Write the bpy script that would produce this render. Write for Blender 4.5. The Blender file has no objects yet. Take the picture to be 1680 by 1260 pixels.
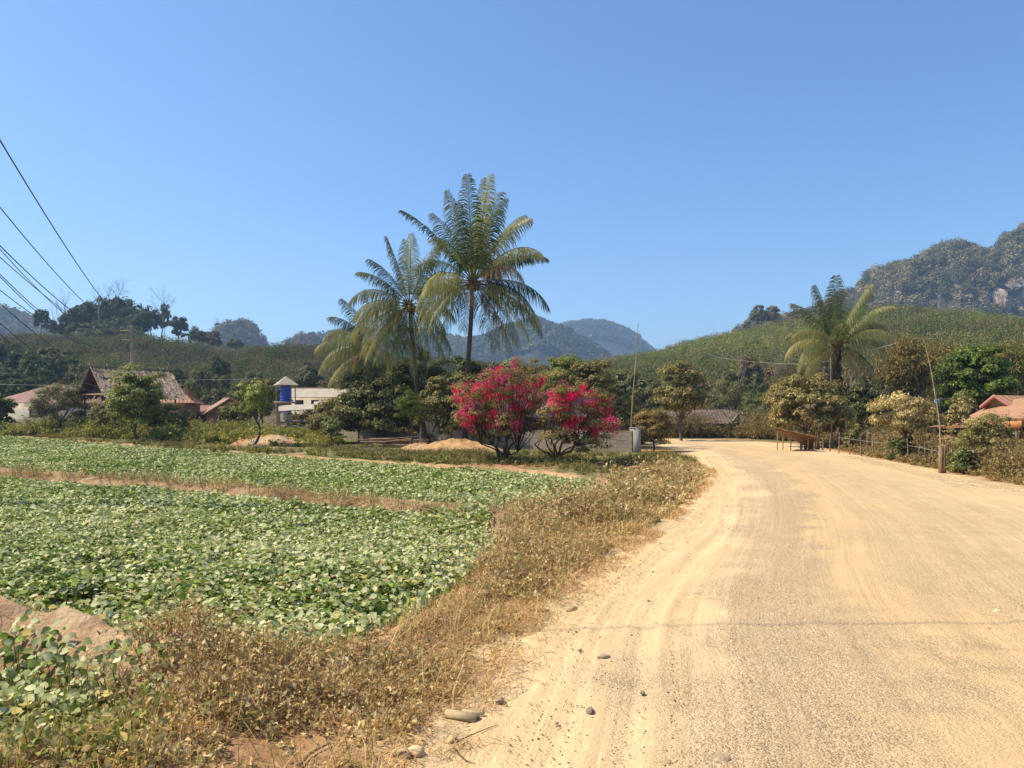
import bpy, math, random
import numpy as np
from mathutils import Vector

R = math.radians
SC = bpy.context.scene
COL = SC.collection
rng = np.random.default_rng(7)
random.seed(7)

# ---------------------------------------------------------------- camera, sky, sun, exposure
EYE = 1.6
HZ = 690.0          # row of the horizon in the photograph
FP = 1262.0         # focal length in photograph pixels
cam_d = bpy.data.cameras.new('camera')
cam_d.sensor_width = 36.0
cam_d.lens = 36.0 * FP / 1680.0
cam_d.shift_y = (HZ - 630.0) / 1680.0
cam_d.clip_start = 0.05
cam_d.clip_end = 30000.0
cam = bpy.data.objects.new('camera', cam_d)
cam.location = (0, 0, EYE)
cam.rotation_euler = (R(90), 0, 0)
COL.objects.link(cam)
SC.camera = cam

SUN_AZ = R(-84)     # from the view direction (+Y) towards the left
SUN_EL = R(52)
SUND = Vector((math.sin(SUN_AZ) * math.cos(SUN_EL), math.cos(SUN_AZ) * math.cos(SUN_EL), math.sin(SUN_EL)))
sl = bpy.data.lights.new('sun', 'SUN')
sl.energy = 4.7
sl.angle = R(0.55)
sl.color = (1.0, 0.89, 0.71)
so = bpy.data.objects.new('sun', sl)
so.rotation_euler = SUND.to_track_quat('Z', 'Y').to_euler()
so.location = (-20, 10, 30)
COL.objects.link(so)

W_ = bpy.data.worlds.new('World')
SC.world = W_
W_.use_nodes = True
nt = W_.node_tree
nt.nodes.clear()
sky = nt.nodes.new('ShaderNodeTexSky')
sky.sky_type = 'NISHITA'
sky.sun_disc = False
sky.sun_elevation = SUN_EL
sky.sun_rotation = SUN_AZ
sky.altitude = 300
sky.air_density = 1.0
sky.dust_density = 0.8
sky.ozone_density = 5.0
bg = nt.nodes.new('ShaderNodeBackground')
bg.inputs['Strength'].default_value = 0.137
wo = nt.nodes.new('ShaderNodeOutputWorld')
hs = nt.nodes.new('ShaderNodeHueSaturation')
hs.inputs['Saturation'].default_value = 1.12
nt.links.new(sky.outputs[0], hs.inputs['Color'])
nt.links.new(hs.outputs[0], bg.inputs[0])
nt.links.new(bg.outputs[0], wo.inputs[0])
SC.view_settings.view_transform = 'Standard'
SC.view_settings.look = 'None'
SC.view_settings.exposure = 0.55
SC.view_settings.gamma = 1.0

# ---------------------------------------------------------------- small helpers
def W(px, py, z=0.0):
    """world x, y of a photograph pixel on the plane z"""
    D = (EYE - z) * FP / (py - HZ)
    return ((px - 840.0) / FP * D, D)

def P(px, py, D):
    return np.array([(px - 840.0) / FP * D, D, EYE + (HZ - py) / FP * D])

def XY(px, D):
    return ((px - 840.0) / FP * D, D)

_T = np.random.default_rng(3).random((256, 256))
def vn(x, y):
    x = np.asarray(x, float); y = np.asarray(y, float)
    xi = np.floor(x).astype(int); yi = np.floor(y).astype(int)
    fx = x - xi; fy = y - yi
    fx = fx * fx * (3 - 2 * fx); fy = fy * fy * (3 - 2 * fy)
    a = _T[xi & 255, yi & 255]; b = _T[(xi + 1) & 255, yi & 255]
    c = _T[xi & 255, (yi + 1) & 255]; d = _T[(xi + 1) & 255, (yi + 1) & 255]
    return (a * (1 - fx) + b * fx) * (1 - fy) + (c * (1 - fx) + d * fx) * fy

def fbm(x, y, o=4):
    s = 0; a = 0.5; t = 0
    for i in range(o):
        s = s + a * vn(x * 2 ** i + 17 * i, y * 2 ** i + 31 * i); t += a; a *= 0.5
    return s / t          # 0..1

def sstep(a, b, x):
    t = np.clip((np.asarray(x, float) - a) / (b - a), 0, 1)
    return t * t * (3 - 2 * t)

def inpoly(x, y, poly):
    x = np.asarray(x, float); y = np.asarray(y, float)
    ins = np.zeros(x.shape, bool)
    n = len(poly)
    for i in range(n):
        x1, y1 = poly[i]; x2, y2 = poly[(i + 1) % n]
        if y1 == y2: continue
        c = ((y1 > y) != (y2 > y)) & (x < (x2 - x1) * (y - y1) / (y2 - y1) + x1)
        ins ^= c
    return ins

def dpoly(x, y, poly, closed=True):
    """distance to a polyline"""
    x = np.asarray(x, float); y = np.asarray(y, float)
    d = np.full(x.shape, 1e9)
    n = len(poly)
    for i in range(n if closed else n - 1):
        x1, y1 = poly[i]; x2, y2 = poly[(i + 1) % n]
        dx, dy = x2 - x1, y2 - y1
        L = dx * dx + dy * dy + 1e-12
        t = np.clip(((x - x1) * dx + (y - y1) * dy) / L, 0, 1)
        d = np.minimum(d, np.hypot(x - x1 - t * dx, y - y1 - t * dy))
    return d

def catmull(pts, n):
    p = np.array(pts, float)
    p = np.vstack([2 * p[0] - p[1], p, 2 * p[-1] - p[-2]])
    out = []
    for i in range(1, len(p) - 2):
        for k in range(n):
            t = k / n
            out.append(0.5 * ((2 * p[i]) + (-p[i - 1] + p[i + 1]) * t + (2 * p[i - 1] - 5 * p[i] + 4 * p[i + 1] - p[i + 2]) * t * t
                              + (-p[i - 1] + 3 * p[i] - 3 * p[i + 1] + p[i + 2]) * t ** 3))
    out.append(p[-2])
    return np.array(out)

def nrm(v):
    return v / (np.linalg.norm(v, axis=-1, keepdims=True) + 1e-12)

def smooth_poly(pts, n=5):
    c = catmull(list(pts) + [pts[0]], n)[:-1]
    return [tuple(q) for q in c]

# ---------------------------------------------------------------- geometry bag
class Bag:
    def __init__(s):
        s.v = []; s.f = {}; s.c = []; s.n = 0
    def add(s, V, F, c=None):
        V = np.asarray(V, float).reshape(-1, 3)
        F = np.asarray(F, int)
        s.f.setdefault(F.shape[1], []).append(F + s.n)
        s.v.append(V)
        if c is None: c = (1, 1, 1)
        c = np.asarray(c, float)
        if c.ndim == 1: c = np.tile(c[None, :3], (len(V), 1))
        s.c.append(c)
        s.n += len(V)
        return s
    def box(s, x0, y0, z0, x1, y1, z1, c=None, M=None):
        V = np.array([[x, y, z] for z in (z0, z1) for y in (y0, y1) for x in (x0, x1)], float)
        if M is not None: V = M(V)
        F = [[0, 2, 3, 1], [4, 5, 7, 6], [0, 1, 5, 4], [2, 6, 7, 3], [0, 4, 6, 2], [1, 3, 7, 5]]
        return s.add(V, F, c)
    def tube(s, pts, rad, sides=6, c=None, cap=True):
        pts = np.asarray(pts, float); n = len(pts)
        rad = np.broadcast_to(np.asarray(rad, float), (n,))
        T = np.gradient(pts, axis=0); T = nrm(T)
        up = np.array([0, 0, 1.0]) if abs(T[0][2]) < 0.9 else np.array([0, 1.0, 0])
        A = nrm(np.cross(T, up)); B = np.cross(T, A)
        ang = np.arange(sides) * 2 * np.pi / sides
        V = pts[:, None, :] + rad[:, None, None] * (np.cos(ang)[None, :, None] * A[:, None, :] + np.sin(ang)[None, :, None] * B[:, None, :])
        V = V.reshape(-1, 3)
        i = np.arange(n - 1)[:, None]; j = np.arange(sides)[None, :]
        a = i * sides + j; b = i * sides + (j + 1) % sides
        F = np.stack([a, b, b + sides, a + sides], -1).reshape(-1, 4)
        s.add(V, F, c)
        if cap:
            for k in (0, n - 1):
                ring = V[k * sides:(k + 1) * sides]
                s.add(np.vstack([ring, pts[k][None]]), [[q, (q + 1) % sides, sides] for q in range(sides)], c)
        return s
    def quad(s, a, b, c_, d, col=None):
        return s.add([a, b, c_, d], [[0, 1, 2, 3]], col)
    def slab(s, poly, th, col=None):
        """a planar polygon given thickness th along its normal (downwards)"""
        V = np.asarray(poly, float); n = len(V)
        N = np.cross(V[1] - V[0], V[2] - V[0]); N = N / np.linalg.norm(N)
        if N[2] < 0: N = -N
        V2 = V - N * th
        s.add(np.vstack([V, V2]), [[i, (i + 1) % n, (i + 1) % n + n, i + n] for i in range(n)], col)
        s.add(np.vstack([V, V2]), [list(range(n)), list(range(2 * n - 1, n - 1, -1))], col)
        return s
    def build(s, name, mat, parent=None, smooth=False, uv=None):
        V = np.vstack(s.v) if s.v else np.zeros((0, 3))
        C = np.vstack(s.c) if s.c else np.zeros((0, 3))
        me = bpy.data.meshes.new(name)
        me.vertices.add(len(V)); me.vertices.foreach_set('co', V.astype(np.float32).ravel())
        loops = []; starts = []; tot = 0
        for k, L in s.f.items():
            F = np.vstack(L)
            loops.append(F.ravel()); starts.append(tot + np.arange(len(F)) * k); tot += F.size
        loops = np.concatenate(loops).astype(np.int32); starts = np.concatenate(starts).astype(np.int32)
        me.loops.add(len(loops)); me.loops.foreach_set('vertex_index', loops)
        me.polygons.add(len(starts)); me.polygons.foreach_set('loop_start', starts)
        if smooth: me.polygons.foreach_set('use_smooth', np.ones(len(starts), bool))
        me.update(calc_edges=True)
        ca = me.color_attributes.new('Col', 'FLOAT_COLOR', 'POINT')
        ca.data.foreach_set('color', np.hstack([C, np.ones((len(C), 1))]).astype(np.float32).ravel())
        if uv is not None:
            l = me.uv_layers.new(name='UVMap')
            l.data.foreach_set('uv', uv[loops].astype(np.float32).ravel())
        me.materials.append(mat)
        o = bpy.data.objects.new(name, me)
        COL.objects.link(o)
        if parent is not None: o.parent = parent
        return o

def tag(o, label=None, cat=None, group=None, kind=None):
    if label: o['label'] = label
    if cat: o['category'] = cat
    if group: o['group'] = group
    if kind: o['kind'] = kind
    return o

def thing(name, label, cat, loc=(0, 0, 0), group=None, rz=0.0):
    o = bpy.data.objects.new(name, None)
    o.empty_display_size = 0.2
    COL.objects.link(o)
    o.location = tuple(float(q) for q in loc); o.rotation_euler = (0, 0, rz)
    return tag(o, label, cat, group)

def copy_tree(root, loc, rz=0.0, sc=(1, 1, 1), label=None, group=None, cat=None):
    r = root.copy(); COL.objects.link(r)
    r.location = tuple(float(q) for q in loc); r.rotation_euler = (0, 0, rz); r.scale = sc
    tag(r, label, cat, group)
    for ch in root.children:
        c = ch.copy(); COL.objects.link(c); c.parent = r
        for g in ch.children:
            d = g.copy(); COL.objects.link(d); d.parent = c
    return r

# ---------------------------------------------------------------- materials
def newmat(name):
    m = bpy.data.materials.new(name); m.use_nodes = True
    t = m.node_tree; t.nodes.clear()
    o = t.nodes.new('ShaderNodeOutputMaterial')
    return m, t, o

def nd(t, kind, **kw):
    n = t.nodes.new(kind)
    for k, v in kw.items():
        if k.startswith('i_'): n.inputs[int(k[2:])].default_value = v
        else: setattr(n, k, v)
    return n

def tcoord(t):
    return t.nodes.new('ShaderNodeTexCoord').outputs['Object']

def noise(t, vec, scale, detail=4, rough=0.55):
    n = t.nodes.new('ShaderNodeTexNoise')
    n.inputs['Scale'].default_value = scale; n.inputs['Detail'].default_value = detail
    n.inputs['Roughness'].default_value = rough
    t.links.new(vec, n.inputs['Vector'])
    return n.outputs['Fac']

def ramp(t, fac, lo, hi, a=0.0, b=1.0):
    m = t.nodes.new('ShaderNodeMapRange')
    m.inputs['From Min'].default_value = lo; m.inputs['From Max'].default_value = hi
    m.inputs['To Min'].default_value = a; m.inputs['To Max'].default_value = b
    t.links.new(fac, m.inputs['Value'])
    return m.outputs['Result']

def mixc(t, fac, a, b, mode='MIX'):
    m = t.nodes.new('ShaderNodeMix'); m.data_type = 'RGBA'; m.blend_type = mode
    for inp, v in ((m.inputs[0], fac), (m.inputs[6], a), (m.inputs[7], b)):
        if isinstance(v, (int, float)): inp.default_value = v
        elif isinstance(v, tuple): inp.default_value = (*v[:3], 1)
        else: t.links.new(v, inp)
    return m.outputs[2]

def bump(t, h, dist=0.01, strength=1.0, normal=None):
    b = t.nodes.new('ShaderNodeBump')
    b.inputs['Distance'].default_value = dist; b.inputs['Strength'].default_value = strength
    t.links.new(h, b.inputs['Height'])
    if normal is not None: t.links.new(normal, b.inputs['Normal'])
    return b.outputs['Normal']

def math_(t, op, a, b=None):
    m = t.nodes.new('ShaderNodeMath'); m.operation = op
    for i, v in enumerate((a, b)):
        if v is None: continue
        if isinstance(v, (int, float)): m.inputs[i].default_value = v
        else: t.links.new(v, m.inputs[i])
    return m.outputs[0]

def attr(t, name='Col'):
    a = t.nodes.new('ShaderNodeAttribute'); a.attribute_name = name
    return a.outputs['Color']

def surf(name, a, b=None, scale=4.0, rough=0.8, bscale=20.0, bd=0.01, spec=0.25, lo=0.35, hi=0.65, usecol=False, metal=0.0):
    """plain procedural surface: two colours mixed by noise, bumped"""
    m, t, o = newmat(name)
    v = tcoord(t)
    b = b or tuple(q * 0.7 for q in a)
    c = mixc(t, ramp(t, noise(t, v, scale, 6, 0.6), lo, hi), a, b)
    if usecol: c = mixc(t, 1.0, c, attr(t), 'MULTIPLY')
    p = nd(t, 'ShaderNodeBsdfPrincipled')
    p.inputs['Roughness'].default_value = rough
    p.inputs['Specular IOR Level'].default_value = spec
    p.inputs['Metallic'].default_value = metal
    t.links.new(c, p.inputs['Base Color'])
    t.links.new(bump(t, noise(t, v, bscale, 5, 0.6), bd), p.inputs['Normal'])
    t.links.new(p.outputs[0], o.inputs[0])
    return m

def leafmat(name, trans=0.35, rough=0.55, spec=0.3, vscale=None, tint=(1.0, 1.0, 0.75), warm=(1.25, 1.15, 0.9)):
    m, t, o = newmat(name)
    c = attr(t)
    if vscale:
        n = ramp(t, noise(t, tcoord(t), vscale, 3), 0.3, 0.7, 0.75, 1.25)
        mm = t.nodes.new('ShaderNodeVectorMath'); mm.operation = 'SCALE'
        t.links.new(c, mm.inputs[0]); t.links.new(n, mm.inputs['Scale']); c = mm.outputs[0]
    p = nd(t, 'ShaderNodeBsdfPrincipled')
    p.inputs['Roughness'].default_value = rough
    p.inputs['Specular IOR Level'].default_value = spec * 0.5
    c = mixc(t, 1.0, c, warm, 'MULTIPLY')
    t.links.new(c, p.inputs['Base Color'])
    tr = t.nodes.new('ShaderNodeBsdfTranslucent')
    t.links.new(mixc(t, 1.0, c, tint, 'MULTIPLY'), tr.inputs['Color'])
    mx = t.nodes.new('ShaderNodeMixShader'); mx.inputs[0].default_value = trans
    t.links.new(p.outputs[0], mx.inputs[1]); t.links.new(tr.outputs[0], mx.inputs[2])
    t.links.new(mx.outputs[0], o.inputs[0])
    return m

M = {}
M['leaf'] = leafmat('leaf', 0.38, 0.5, 0.4, warm=(1.6, 1.42, 0.98))
M['dustleaf'] = leafmat('dusty_leaf', 0.28, 0.6, 0.3, warm=(1.5, 1.38, 1.0))
M['dryleaf'] = leafmat('dry_leaf', 0.32, 0.8, 0.1, tint=(1.0, 0.95, 0.8), warm=(1.27, 1.19, 0.95))
M['frond'] = leafmat('palm_leaf', 0.45, 0.42, 0.5)
M['bract'] = leafmat('flower_bract', 0.4, 0.7, 0.1, tint=(1, 0.85, 1.0), warm=(1.15, 1, 1.1))
M['farleaf'] = leafmat('far_foliage', 0.3, 0.8, 0.1)
M['bark'] = surf('bark', (0.16, 0.12, 0.085), (0.08, 0.06, 0.045), 6, 0.9, 30, 0.02, 0.1, usecol=True)
M['palebark'] = surf('pale_bark', (0.36, 0.31, 0.24), (0.2, 0.17, 0.13), 5, 0.9, 25, 0.02, 0.1, usecol=True)
M['bamboo'] = surf('bamboo', (0.45, 0.34, 0.16), (0.25, 0.18, 0.09), 3, 0.7, 25, 0.004, 0.3, usecol=True)
M['greywood'] = surf('weathered_wood', (0.33, 0.27, 0.21), (0.17, 0.13, 0.1), 5, 0.9, 40, 0.01, 0.1, usecol=True)
M['stone'] = surf('stone', (0.50, 0.39, 0.26), (0.32, 0.25, 0.165), 12, 0.9, 30, 0.01, 0.2, usecol=True)
M['concrete'] = surf('concrete', (0.36, 0.33, 0.28), (0.24, 0.22, 0.19), 2, 0.9, 40, 0.005, 0.1)
M['white_wall'] = surf('white_plaster', (0.55, 0.53, 0.48), (0.38, 0.36, 0.31), 1.2, 0.9, 40, 0.003, 0.1)
M['cream_wall'] = surf('cream_plaster', (0.60, 0.52, 0.40), (0.45, 0.38, 0.3), 1.2, 0.9, 40, 0.003, 0.1)
M['tin_white'] = surf('pale_tin_roof', (0.50, 0.42, 0.29), (0.36, 0.29, 0.20), 1.5, 0.55, 3, 0.002, 0.3)
M['dark_wood'] = surf('dark_wood', (0.07, 0.045, 0.03), (0.035, 0.022, 0.016), 4, 0.85, 30, 0.006, 0.15)
M['plank'] = surf('plank', (0.22, 0.13, 0.08), (0.13, 0.08, 0.05), 4, 0.85, 30, 0.006, 0.15)
M['wire'] = surf('wire', (0.06, 0.065, 0.07), None, 3, 0.6, 3, 0.001, 0.3)
M['palewire'] = surf('pale_wire', (0.45, 0.42, 0.36), None, 3, 0.6, 3, 0.001, 0.3)
M['blue'] = surf('blue_plastic', (0.012, 0.06, 0.42), (0.01, 0.045, 0.32), 2, 0.4, 3, 0.002, 0.5)
M['glass'] = surf('dark_glass', (0.03, 0.035, 0.04), None, 2, 0.15, 3, 0.0005, 0.6)
M['tarp'] = surf('pale_tarpaulin', (0.50, 0.52, 0.44), (0.35, 0.37, 0.31), 3, 0.7, 6, 0.02, 0.3)

def tiled(name, a, b, ax=0, pitch=0.25, corr=False):
    m, t, o = newmat(name)
    v = tcoord(t)
    c = mixc(t, ramp(t, noise(t, v, 1.3, 6, 0.65), 0.35, 0.65), a, b)
    w = t.nodes.new('ShaderNodeTexWave'); w.wave_type = 'BANDS'; w.bands_direction = ['X', 'Y', 'Z'][ax]
    w.inputs['Scale'].default_value = 2 * math.pi / (20 * pitch) * 1.0
    t.links.new(v, w.inputs['Vector'])
    p = nd(t, 'ShaderNodeBsdfPrincipled'); p.inputs['Roughness'].default_value = 0.75
    p.inputs['Specular IOR Level'].default_value = 0.25
    c = mixc(t, math_(t, 'MULTIPLY', ramp(t, w.outputs['Fac'], 0.0, 0.25, 1, 0), 0.5), c, tuple(q * 0.5 for q in a))
    t.links.new(c, p.inputs['Base Color'])
    t.links.new(bump(t, w.outputs['Fac'], 0.03), p.inputs['Normal'])
    t.links.new(p.outputs[0], o.inputs[0])
    return m
M['red_roof'] = tiled('faded_red_roof', (0.34, 0.19, 0.14), (0.24, 0.13, 0.095), 0, 0.5)
M['orange_roof'] = tiled('dusty_orange_roof', (0.45, 0.25, 0.13), (0.37, 0.195, 0.10), 0, 0.4)
M['orange_roof2'] = tiled('orange_brown_roof', (0.40, 0.24, 0.15), (0.32, 0.18, 0.11), 1, 0.4)
M['brown_roof'] = tiled('brown_sheet_roof', (0.19, 0.14, 0.105), (0.13, 0.095, 0.075), 0, 0.3)
M['orange_trim'] = surf('orange_fascia', (0.55, 0.20, 0.05), (0.45, 0.16, 0.04), 2, 0.6, 5, 0.002, 0.3)
M['pink_trim'] = surf('faded_pink_fascia', (0.50, 0.20, 0.15), (0.4, 0.15, 0.11), 2, 0.6, 5, 0.002, 0.3)
M['purple_wall'] = surf('dark_purplish_wall', (0.06, 0.035, 0.04), (0.04, 0.025, 0.03), 2, 0.8, 20, 0.003, 0.2)

def brickmat():
    m, t, o = newmat('concrete_block')
    v = tcoord(t)
    mp = t.nodes.new('ShaderNodeUVMap')
    br = t.nodes.new('ShaderNodeTexBrick')
    br.inputs['Scale'].default_value = 1.0
    br.inputs['Brick Width'].default_value = 0.4; br.inputs['Row Height'].default_value = 0.2
    br.inputs['Mortar Size'].default_value = 0.012; br.inputs['Mortar Smooth'].default_value = 0.3
    br.inputs['Color1'].default_value = (0.29, 0.24, 0.175, 1); br.inputs['Color2'].default_value = (0.22, 0.18, 0.13, 1)
    br.inputs['Mortar'].default_value = (0.17, 0.145, 0.12, 1)
    t.links.new(mp.outputs[0], br.inputs['Vector'])
    c = mixc(t, ramp(t, noise(t, v, 1.5, 5), 0.4, 0.7), br.outputs['Color'], (0.30, 0.23, 0.16))
    p = nd(t, 'ShaderNodeBsdfPrincipled'); p.inputs['Roughness'].default_value = 0.95
    p.inputs['Specular IOR Level'].default_value = 0.1
    t.links.new(c, p.inputs['Base Color'])
    t.links.new(bump(t, br.outputs['Fac'], -0.012, 1.0, bump(t, noise(t, v, 40, 4), 0.005)), p.inputs['Normal'])
    t.links.new(p.outputs[0], o.inputs[0])
    return m
M['block'] = brickmat()

# ---------------------------------------------------------------- plan of the place
ROAD_L = catmull([(-4.6, -16), (-3.0, -8), (-1.7, -2.5), (-0.28, 3.54), (0.235, 5.94), (1.07, 8.4), (2.45, 11.9), (4.49, 18.4), (6.5, 25.9),
                  (8.7, 36.7), (9.6, 45), (8.6, 55), (4, 62), (-8, 66), (-30, 70), (-60, 76)], 12)
ROAD_R = catmull([(3.6, -16), (5.4, -8), (6.9, -2.5), (8.3, 3.54), (8.9, 5.94), (9.5, 8.4), (10.4, 11.9), (11.8, 18.0), (13.4, 25.0),
                  (16.2, 38), (18.2, 48), (18.6, 57), (14, 66), (-6, 72), (-30, 76.5), (-60, 83)], 12)
road_poly = [tuple(q) for q in ROAD_L] + [tuple(q) for q in ROAD_R[::-1]]

F_Z = -0.20
def Wf(px, py): return W(px, py, 0.1)
FIELD_A = smooth_poly([Wf(-330, 905), Wf(-100, 965), Wf(0, 990), Wf(130, 1015), Wf(260, 1050), Wf(430, 1062), Wf(560, 1035), Wf(660, 990), Wf(760, 925), Wf(812, 872),
           Wf(800, 846), Wf(700, 834), Wf(500, 818), Wf(350, 803), Wf(200, 792), Wf(0, 778), Wf(-250, 765), Wf(-500, 762)], 4)
FIELD_B = smooth_poly([Wf(-420, 745), Wf(-150, 758), Wf(0, 765), Wf(200, 780), Wf(350, 792), Wf(500, 805), Wf(700, 819), Wf(800, 834), Wf(870, 838), Wf(960, 822), Wf(995, 798), Wf(985, 787),
           Wf(900, 776), Wf(820, 768), Wf(760, 766), Wf(700, 762), Wf(560, 753), Wf(400, 741), Wf(250, 733), Wf(100, 726.5), Wf(0, 722), Wf(-150, 718), Wf(-320, 716)], 4)
FIELD_C = smooth_poly([Wf(-300, 1020), Wf(0, 1065), Wf(90, 1090), Wf(190, 1105), Wf(232, 1150), Wf(170, 1190), Wf(0, 1215), Wf(-300, 1250), Wf(-600, 1150)], 4)
FIELDS = (FIELD_A, FIELD_B, FIELD_C)
BUND_LINE = [Wf(-420, 757), Wf(-250, 760), Wf(0, 771), Wf(200, 786), Wf(350, 797.5), Wf(500, 811), Wf(700, 826), Wf(800, 839), Wf(835, 846)]
BANK = smooth_poly([Wf(-400, 930), Wf(-100, 985), Wf(0, 1008), Wf(130, 1030), Wf(250, 1066), Wf(330, 1085), Wf(250, 1115), Wf(160, 1088), Wf(60, 1068), Wf(0, 1052), Wf(-300, 1000)], 3)

def road_in(x, y):
    """signed distance-like: >0 inside the road"""
    d = dpoly(x, y, road_poly)
    return np.where(inpoly(x, y, road_poly), d, -d)

def fd(x, y, poly):
    d = dpoly(x, y, poly)
    return np.where(inpoly(x, y, poly), d, -d)

def base_h(x, y):
    x = np.asarray(x, float); y = np.asarray(y, float)
    z = np.zeros(np.broadcast(x, y).shape)
    z += 0.45 * sstep(40, 62, y) * sstep(-2, -16, x)          # village ground is a little higher
    z -= 0.5 * sstep(14, 22, x - 0.16 * (y - 10)) * sstep(6, 20, y) * (1 - sstep(45, 70, y))  # yard on the right lies lower
    z -= 0.25 * sstep(70, 90, y) * sstep(0, 12, x)
    return z

def ground_h(x, y, rd=None):
    x = np.asarray(x, float); y = np.asarray(y, float)
    z = base_h(x, y)
    if rd is None: rd = road_in(x, y)
    off = sstep(0.0, -1.2, rd)
    near = 1 - sstep(120, 200, y)
    z = z + off * near * ((fbm(x * 0.6, y * 0.6, 4) - 0.5) * 0.14 + (fbm(x * 4, y * 4, 3) - 0.5) * 0.07)
    z = z + (1 - off) * near * (fbm(x * 0.35, y * 0.25, 3) - 0.5) * 0.05
    z = z + (1 - off) * near * (fbm(x * 6, y * 6, 3) - 0.5) * 0.006
    for p in FIELDS:
        f = fd(x, y, p)
        z = z + F_Z * sstep(-0.25, 0.15, f)
        z = z + 0.09 * np.exp(-((f + 0.42) / 0.28) ** 2) * off * (0.5 + fbm(x * 1.5, y * 1.5, 2))      # bank round each bed
    b = dpoly(x, y, BUND_LINE, closed=False)
    z = np.maximum(z, -0.3 + (0.42 + 0.07 * (fbm(x * 1.2, y * 1.2, 2) - 0.5)) * np.exp(-(b / 0.52) ** 4) * off) * off + z * (1 - off)
    k = fd(x, y, BANK)
    z = z + off * sstep(-0.15, 0.35, k) * (0.16 + 0.16 * (fbm(x * 1.8, y * 1.8, 3) - 0.5) + 0.10 * (fbm(x * 9, y * 9, 3) - 0.5))
    return z
# ---------------------------------------------------------------- ground sheet and road
def ground_material():
    m, t, o = newmat('earth')
    v = tcoord(t)
    c = attr(t)
    n1 = noise(t, v, 3.0, 8, 0.7)
    n2 = noise(t, v, 28.0, 5, 0.7)
    n3 = noise(t, v, 0.35, 5, 0.6)
    s = t.nodes.new('ShaderNodeVectorMath'); s.operation = 'SCALE'
    k = math_(t, 'MULTIPLY', ramp(t, n1, 0.3, 0.7, 0.72, 1.25), ramp(t, n2, 0.3, 0.7, 0.7, 1.3))
    k = math_(t, 'MULTIPLY', k, ramp(t, n3, 0.35, 0.65, 0.85, 1.15))
    t.links.new(c, s.inputs[0]); t.links.new(k, s.inputs['Scale'])
    p = nd(t, 'ShaderNodeBsdfPrincipled'); p.inputs['Roughness'].default_value = 1.0
    p.inputs['Specular IOR Level'].default_value = 0.05
    t.links.new(s.outputs[0], p.inputs['Base Color'])
    h = math_(t, 'ADD', math_(t, 'MULTIPLY', n1, 1.0), math_(t, 'MULTIPLY', n2, 0.35))
    t.links.new(bump(t, h, 0.07), p.inputs['Normal'])
    t.links.new(p.outputs[0], o.inputs[0])
    return m

def lerp(a, b, t):
    t = np.asarray(t)[..., None]
    return np.asarray(a) * (1 - t) + np.asarray(b) * t

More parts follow.
